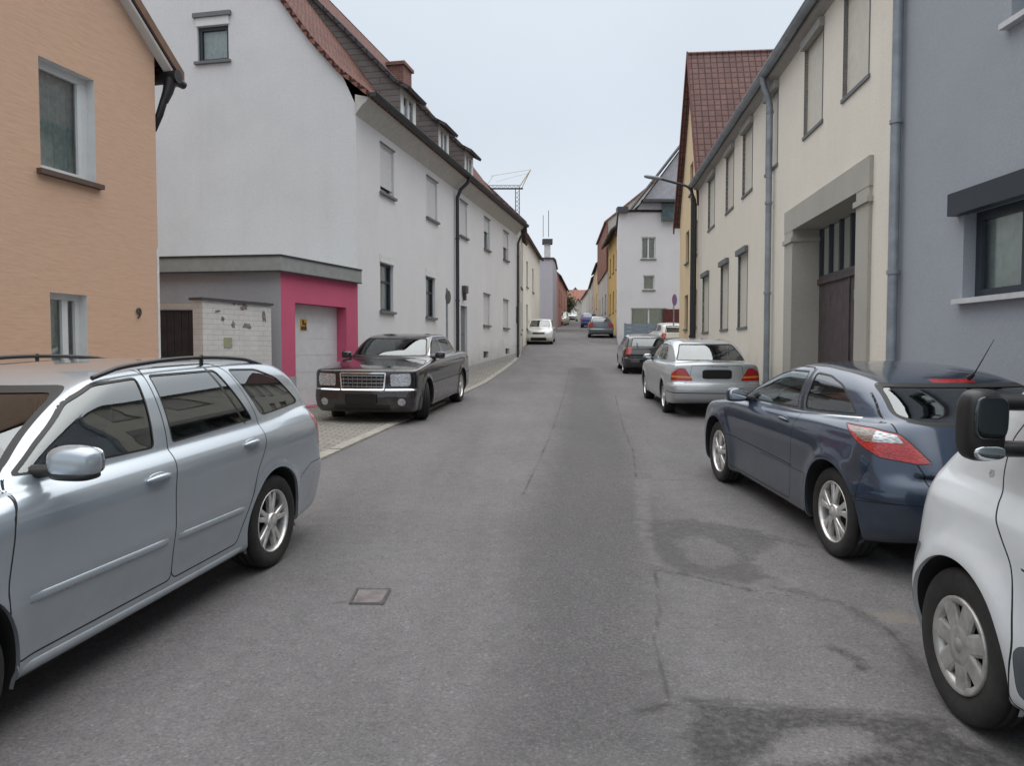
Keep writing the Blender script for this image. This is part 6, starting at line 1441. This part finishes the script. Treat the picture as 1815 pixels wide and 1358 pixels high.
# 1 silver estate, nearest on the left
hd = 190.0
loc = place((490, 1003), EST['wheels'][1], -1, EST, hd)
r, K, ob, body = build_car(EST, 'parked_car', 'silver estate car with black roof rails, nearest car on the left side of the street', loc, hd, P_sil, h=.019)
mirror_pair(r, K, ob, 1.56, 1.09, P_sil, size=(.235, .135, .15), out=.10, door='front_door')
for sg in (-1, 1):
    handle(K, ob, 2.22, .885, sg, 'front_door', P_sil); handle(K, ob, 3.20, .915, sg, 'rear_door', P_sil, .19)
    strip(K, ob[('front_door', sg)], [(1.34, .545), (2.31, .525)], sg, .048, .013, P_sil, 'side_moulding')
    strip(K, ob[('rear_door', sg)], [(2.37, .524), (3.10, .505)], sg, .048, .013, P_sil, 'side_moulding')
    strip(K, body, [(1.30, .245), (2.3, .235), (3.10, .235)], sg, .07, .016, P_sil, 'sill')
    q = MB(); pts = []
    for i in range(21):
        u = i/20; s_ = 2.12+1.80*u; zr = 1.40+.063*math.sin(math.pi*min(1, max(0, u*.9+.08)))-.02*u; e = min(1, u*9, (1-u)*7)
        pts.append((sg*(.60-.03*u**4), K.S['s0']-s_, zr+.026*e-.004))
    q.tube(pts, .013, n=8)
    for s_ in (3.1,): q.tube([(sg*.595, K.S['s0']-s_, 1.42), (sg*.598, K.S['s0']-s_, 1.488)], .012, n=6)
    q.build('roof_rail', M['blackplastic'], r, world=False, autouv=False)
    # black triangle between pillar and glass
wiper(r, K, 1.1, -.55, .55, 1.05)
plate(r, K, -.012, .42, True)

# 2 dark blue coupe hatchback on the right
hd = -2.5
loc = place((1470, 985), GTC['wheels'][1], -1, GTC, hd)
r, K, ob, body = build_car(GTC, 'parked_car', 'dark blue three-door hatchback with red and clear tail lamps, just ahead of the white van', loc, hd, P_blue, h=.019)
mirror_pair(r, K, ob, 1.62, 1.0, P_blue, size=(.20, .12, .135), out=.07)
for sg in (-1, 1): handle(K, ob, 2.62, .885, sg, 'door', P_blue, .18)
q = MB(); q.tube([(.12, K.S['s0']-3.55, 1.295), (.12, K.S['s0']-3.60, 1.325)], [.02, .012], n=8); q.tube([(.12, K.S['s0']-3.60, 1.32), (.12, K.S['s0']-3.80, 1.58)], [.005, .002], n=6); q.build('antenna', M['blackplastic'], r, world=False, autouv=False)
q = MB(); superbox(q, (0, K.S['s0']-4.20, .76), (.5, .03, .12), e=8); q.build('number_plate', M['plate'], r, world=False, autouv=False)

# 3 white van on the right edge
hd = 2.0
loc = place((1700, 1274), VAN['wheels'][0], -1, VAN, hd)
r, K, ob, body = build_car(VAN, 'parked_van', 'white small van with grey plastic bumper and black wing mirror, closest vehicle on the right', loc, hd, P_white, h=.018, category='van')
for sg in (-1, 1):
    y = float(K.ysurf([1.14], [1.25])[0]); cx = sg*(y+.185); cy = K.S['s0']-1.03
    q = MB(); superbox(q, (cx, cy+.02, 1.30), (.155, .14, .28), e=3.4, n=18); mo = q.build('wing_mirror', M['blackplastic'], ob.get(('door', sg), r), world=False, autouv=False)
    for zz in (1.39, 1.21):
        k = MB(); k.tube([(sg*(y-.06), cy-.02, zz), (cx-sg*.05, cy, zz)], .032, n=8); k.build('mirror_arm', M['blackplastic'], ob.get(('door', sg), r), world=False, autouv=False)
    g = MB(); superbox(g, (cx, cy-.052, 1.335), (.128, .014, .165), e=3.8, n=12); g.build('mirror_glass', M['mirror_dark'], ob.get(('door', sg), r), world=False, autouv=False); g = MB(); superbox(g, (cx, cy-.052, 1.20), (.12, .016, .055), e=2.6, n=12); g.build('mirror_glass', M['mirror'], ob.get(('door', sg), r), world=False, autouv=False)
    handle(K, ob, 2.08, .92, sg, 'door', M['blackplastic'])

# 4 silver saloon
hd = 2.5
loc = place((1171, 731), SAL['wheels'][1], -1, SAL, hd)
r, K, ob, body = build_car(SAL, 'parked_car', 'pale silver saloon with triangular red tail lamps, in front of the dark blue hatchback', loc, hd, P_sal, h=.022); r.scale = (.95, .97, .97)
mirror_pair(r, K, ob, 1.55, 1.0, P_sal, size=(.18, .11, .12), out=.07, door='front_door')
q = MB(); superbox(q, (0, K.S['s0']-4.44, .80), (.54, .03, .17), e=7); q.build('number_plate', M['plate'], r, world=False, autouv=False)

# 5 black upright saloon facing us
hd = 188.0
loc = place((757, 743), LIM['wheels'][0], -1, LIM, hd)
r, K, ob, body = build_car(LIM, 'parked_car', 'black saloon with a wide chrome grille parked half on the pavement by the pink garage', loc, hd, P_blk, h=.022)
mirror_pair(r, K, ob, 1.80, 1.09, P_blk, size=(.19, .11, .13), out=.08, door='front_door')
q = MB()
def fy(x, z):
    lo, hi = -.3, .8
    for _ in range(30):
        m = (lo+hi)/2
        if K.f(np.array([m]), np.array([x]), np.array([z]))[0] < 0: hi = m
        else: lo = m
    return K.S['s0']-lo
for i in range(4):
    z = .63+i*.06; q.tube([(x, fy(x, z)+.004, z) for x in np.linspace(-.36, .36, 9)], .006, n=6)
for x in np.linspace(-.32, .32, 9): q.tube([(x, fy(x, z)+.004, z) for z in (.61, .68, .76, .84)], .006, n=6)
q.build('grille_bars', plain('grille_chrome', (.34, .35, .36), .2, 1.), ob.get(('grille', 0), r), world=False, autouv=False)
q = MB(); superbox(q, (0, K.S['s0']+.02, .44), (.54, .03, .19), e=8); q.build('number_plate', M['plate'], r, world=False, autouv=False)

# 6 black small hatchback beyond the silver saloon
hd = 4
loc = place((1103, 662), HAT['wheels'][1], -1, HAT, hd)
r, K, ob, body = build_car(HAT, 'parked_car', 'small black hatchback seen from behind, just beyond the pale silver saloon', loc, hd, P_blk2, h=.030); r.scale = (.92, .92, .88); r.location.x -= .05
q = MB(); q.tube([(-.30, K.S['s0']-3.74, 1.0), (-.36, K.S['s0']-3.70, 1.16)], .012, n=6); q.build('rear_wiper', M['blackplastic'], r, world=False, autouv=False)
q = MB(); superbox(q, (0, K.S['s0']-3.83, .50), (.52, .02, .12), e=8); q.build('number_plate', M['plate'], r, world=False, autouv=False)
# 7..: cars up the hill
def far_car(S, label, px, side, ref, hd, pm, h, group='cars parked far up the street', name='parked_car'):
    loc = place(px, S['wheels'][ref], side, S, hd)
    return build_car(S, name, label, loc, hd, pm, h=h, group=group, detail=1)
far_car(HAT, 'white hatchback facing the camera beside the far end of the white house', (980, 610), -1, 0, 186, P_wh2, .034)
far_car(EST, 'grey estate car seen from behind in front of the yellow house', (1042, 598), -1, 1, 6, P_gry, .034)

# cars still farther up, only a few pixels each
for S_, lab, x, y, hdg, pm, nm in (
        (HAT, 'small white hatchback with red tail lamps by the corner of the side street', 7.75, 37.5, 0, P_wh2, 'parked_car'),
        (HAT, 'white car at the left kerb far up the street beyond the lavender wall', 5.35, 84, 190, P_wh2, 'parked_car'),
        (HAT, 'white car on the crest at the far end of the street', 8.3, 106, 186, P_white, 'parked_car'),
        (HAT, 'blue car half hidden beyond the grey estate', 7.7, 76, 8, paint('blue_paint', (.015, .04, .22), .2, .3), 'parked_car')):
    S2 = dict(S_); build_car(S2, nm, lab, (x, y, gz(y)), hdg, pm, h=.05, group='cars parked far up the street', detail=0)
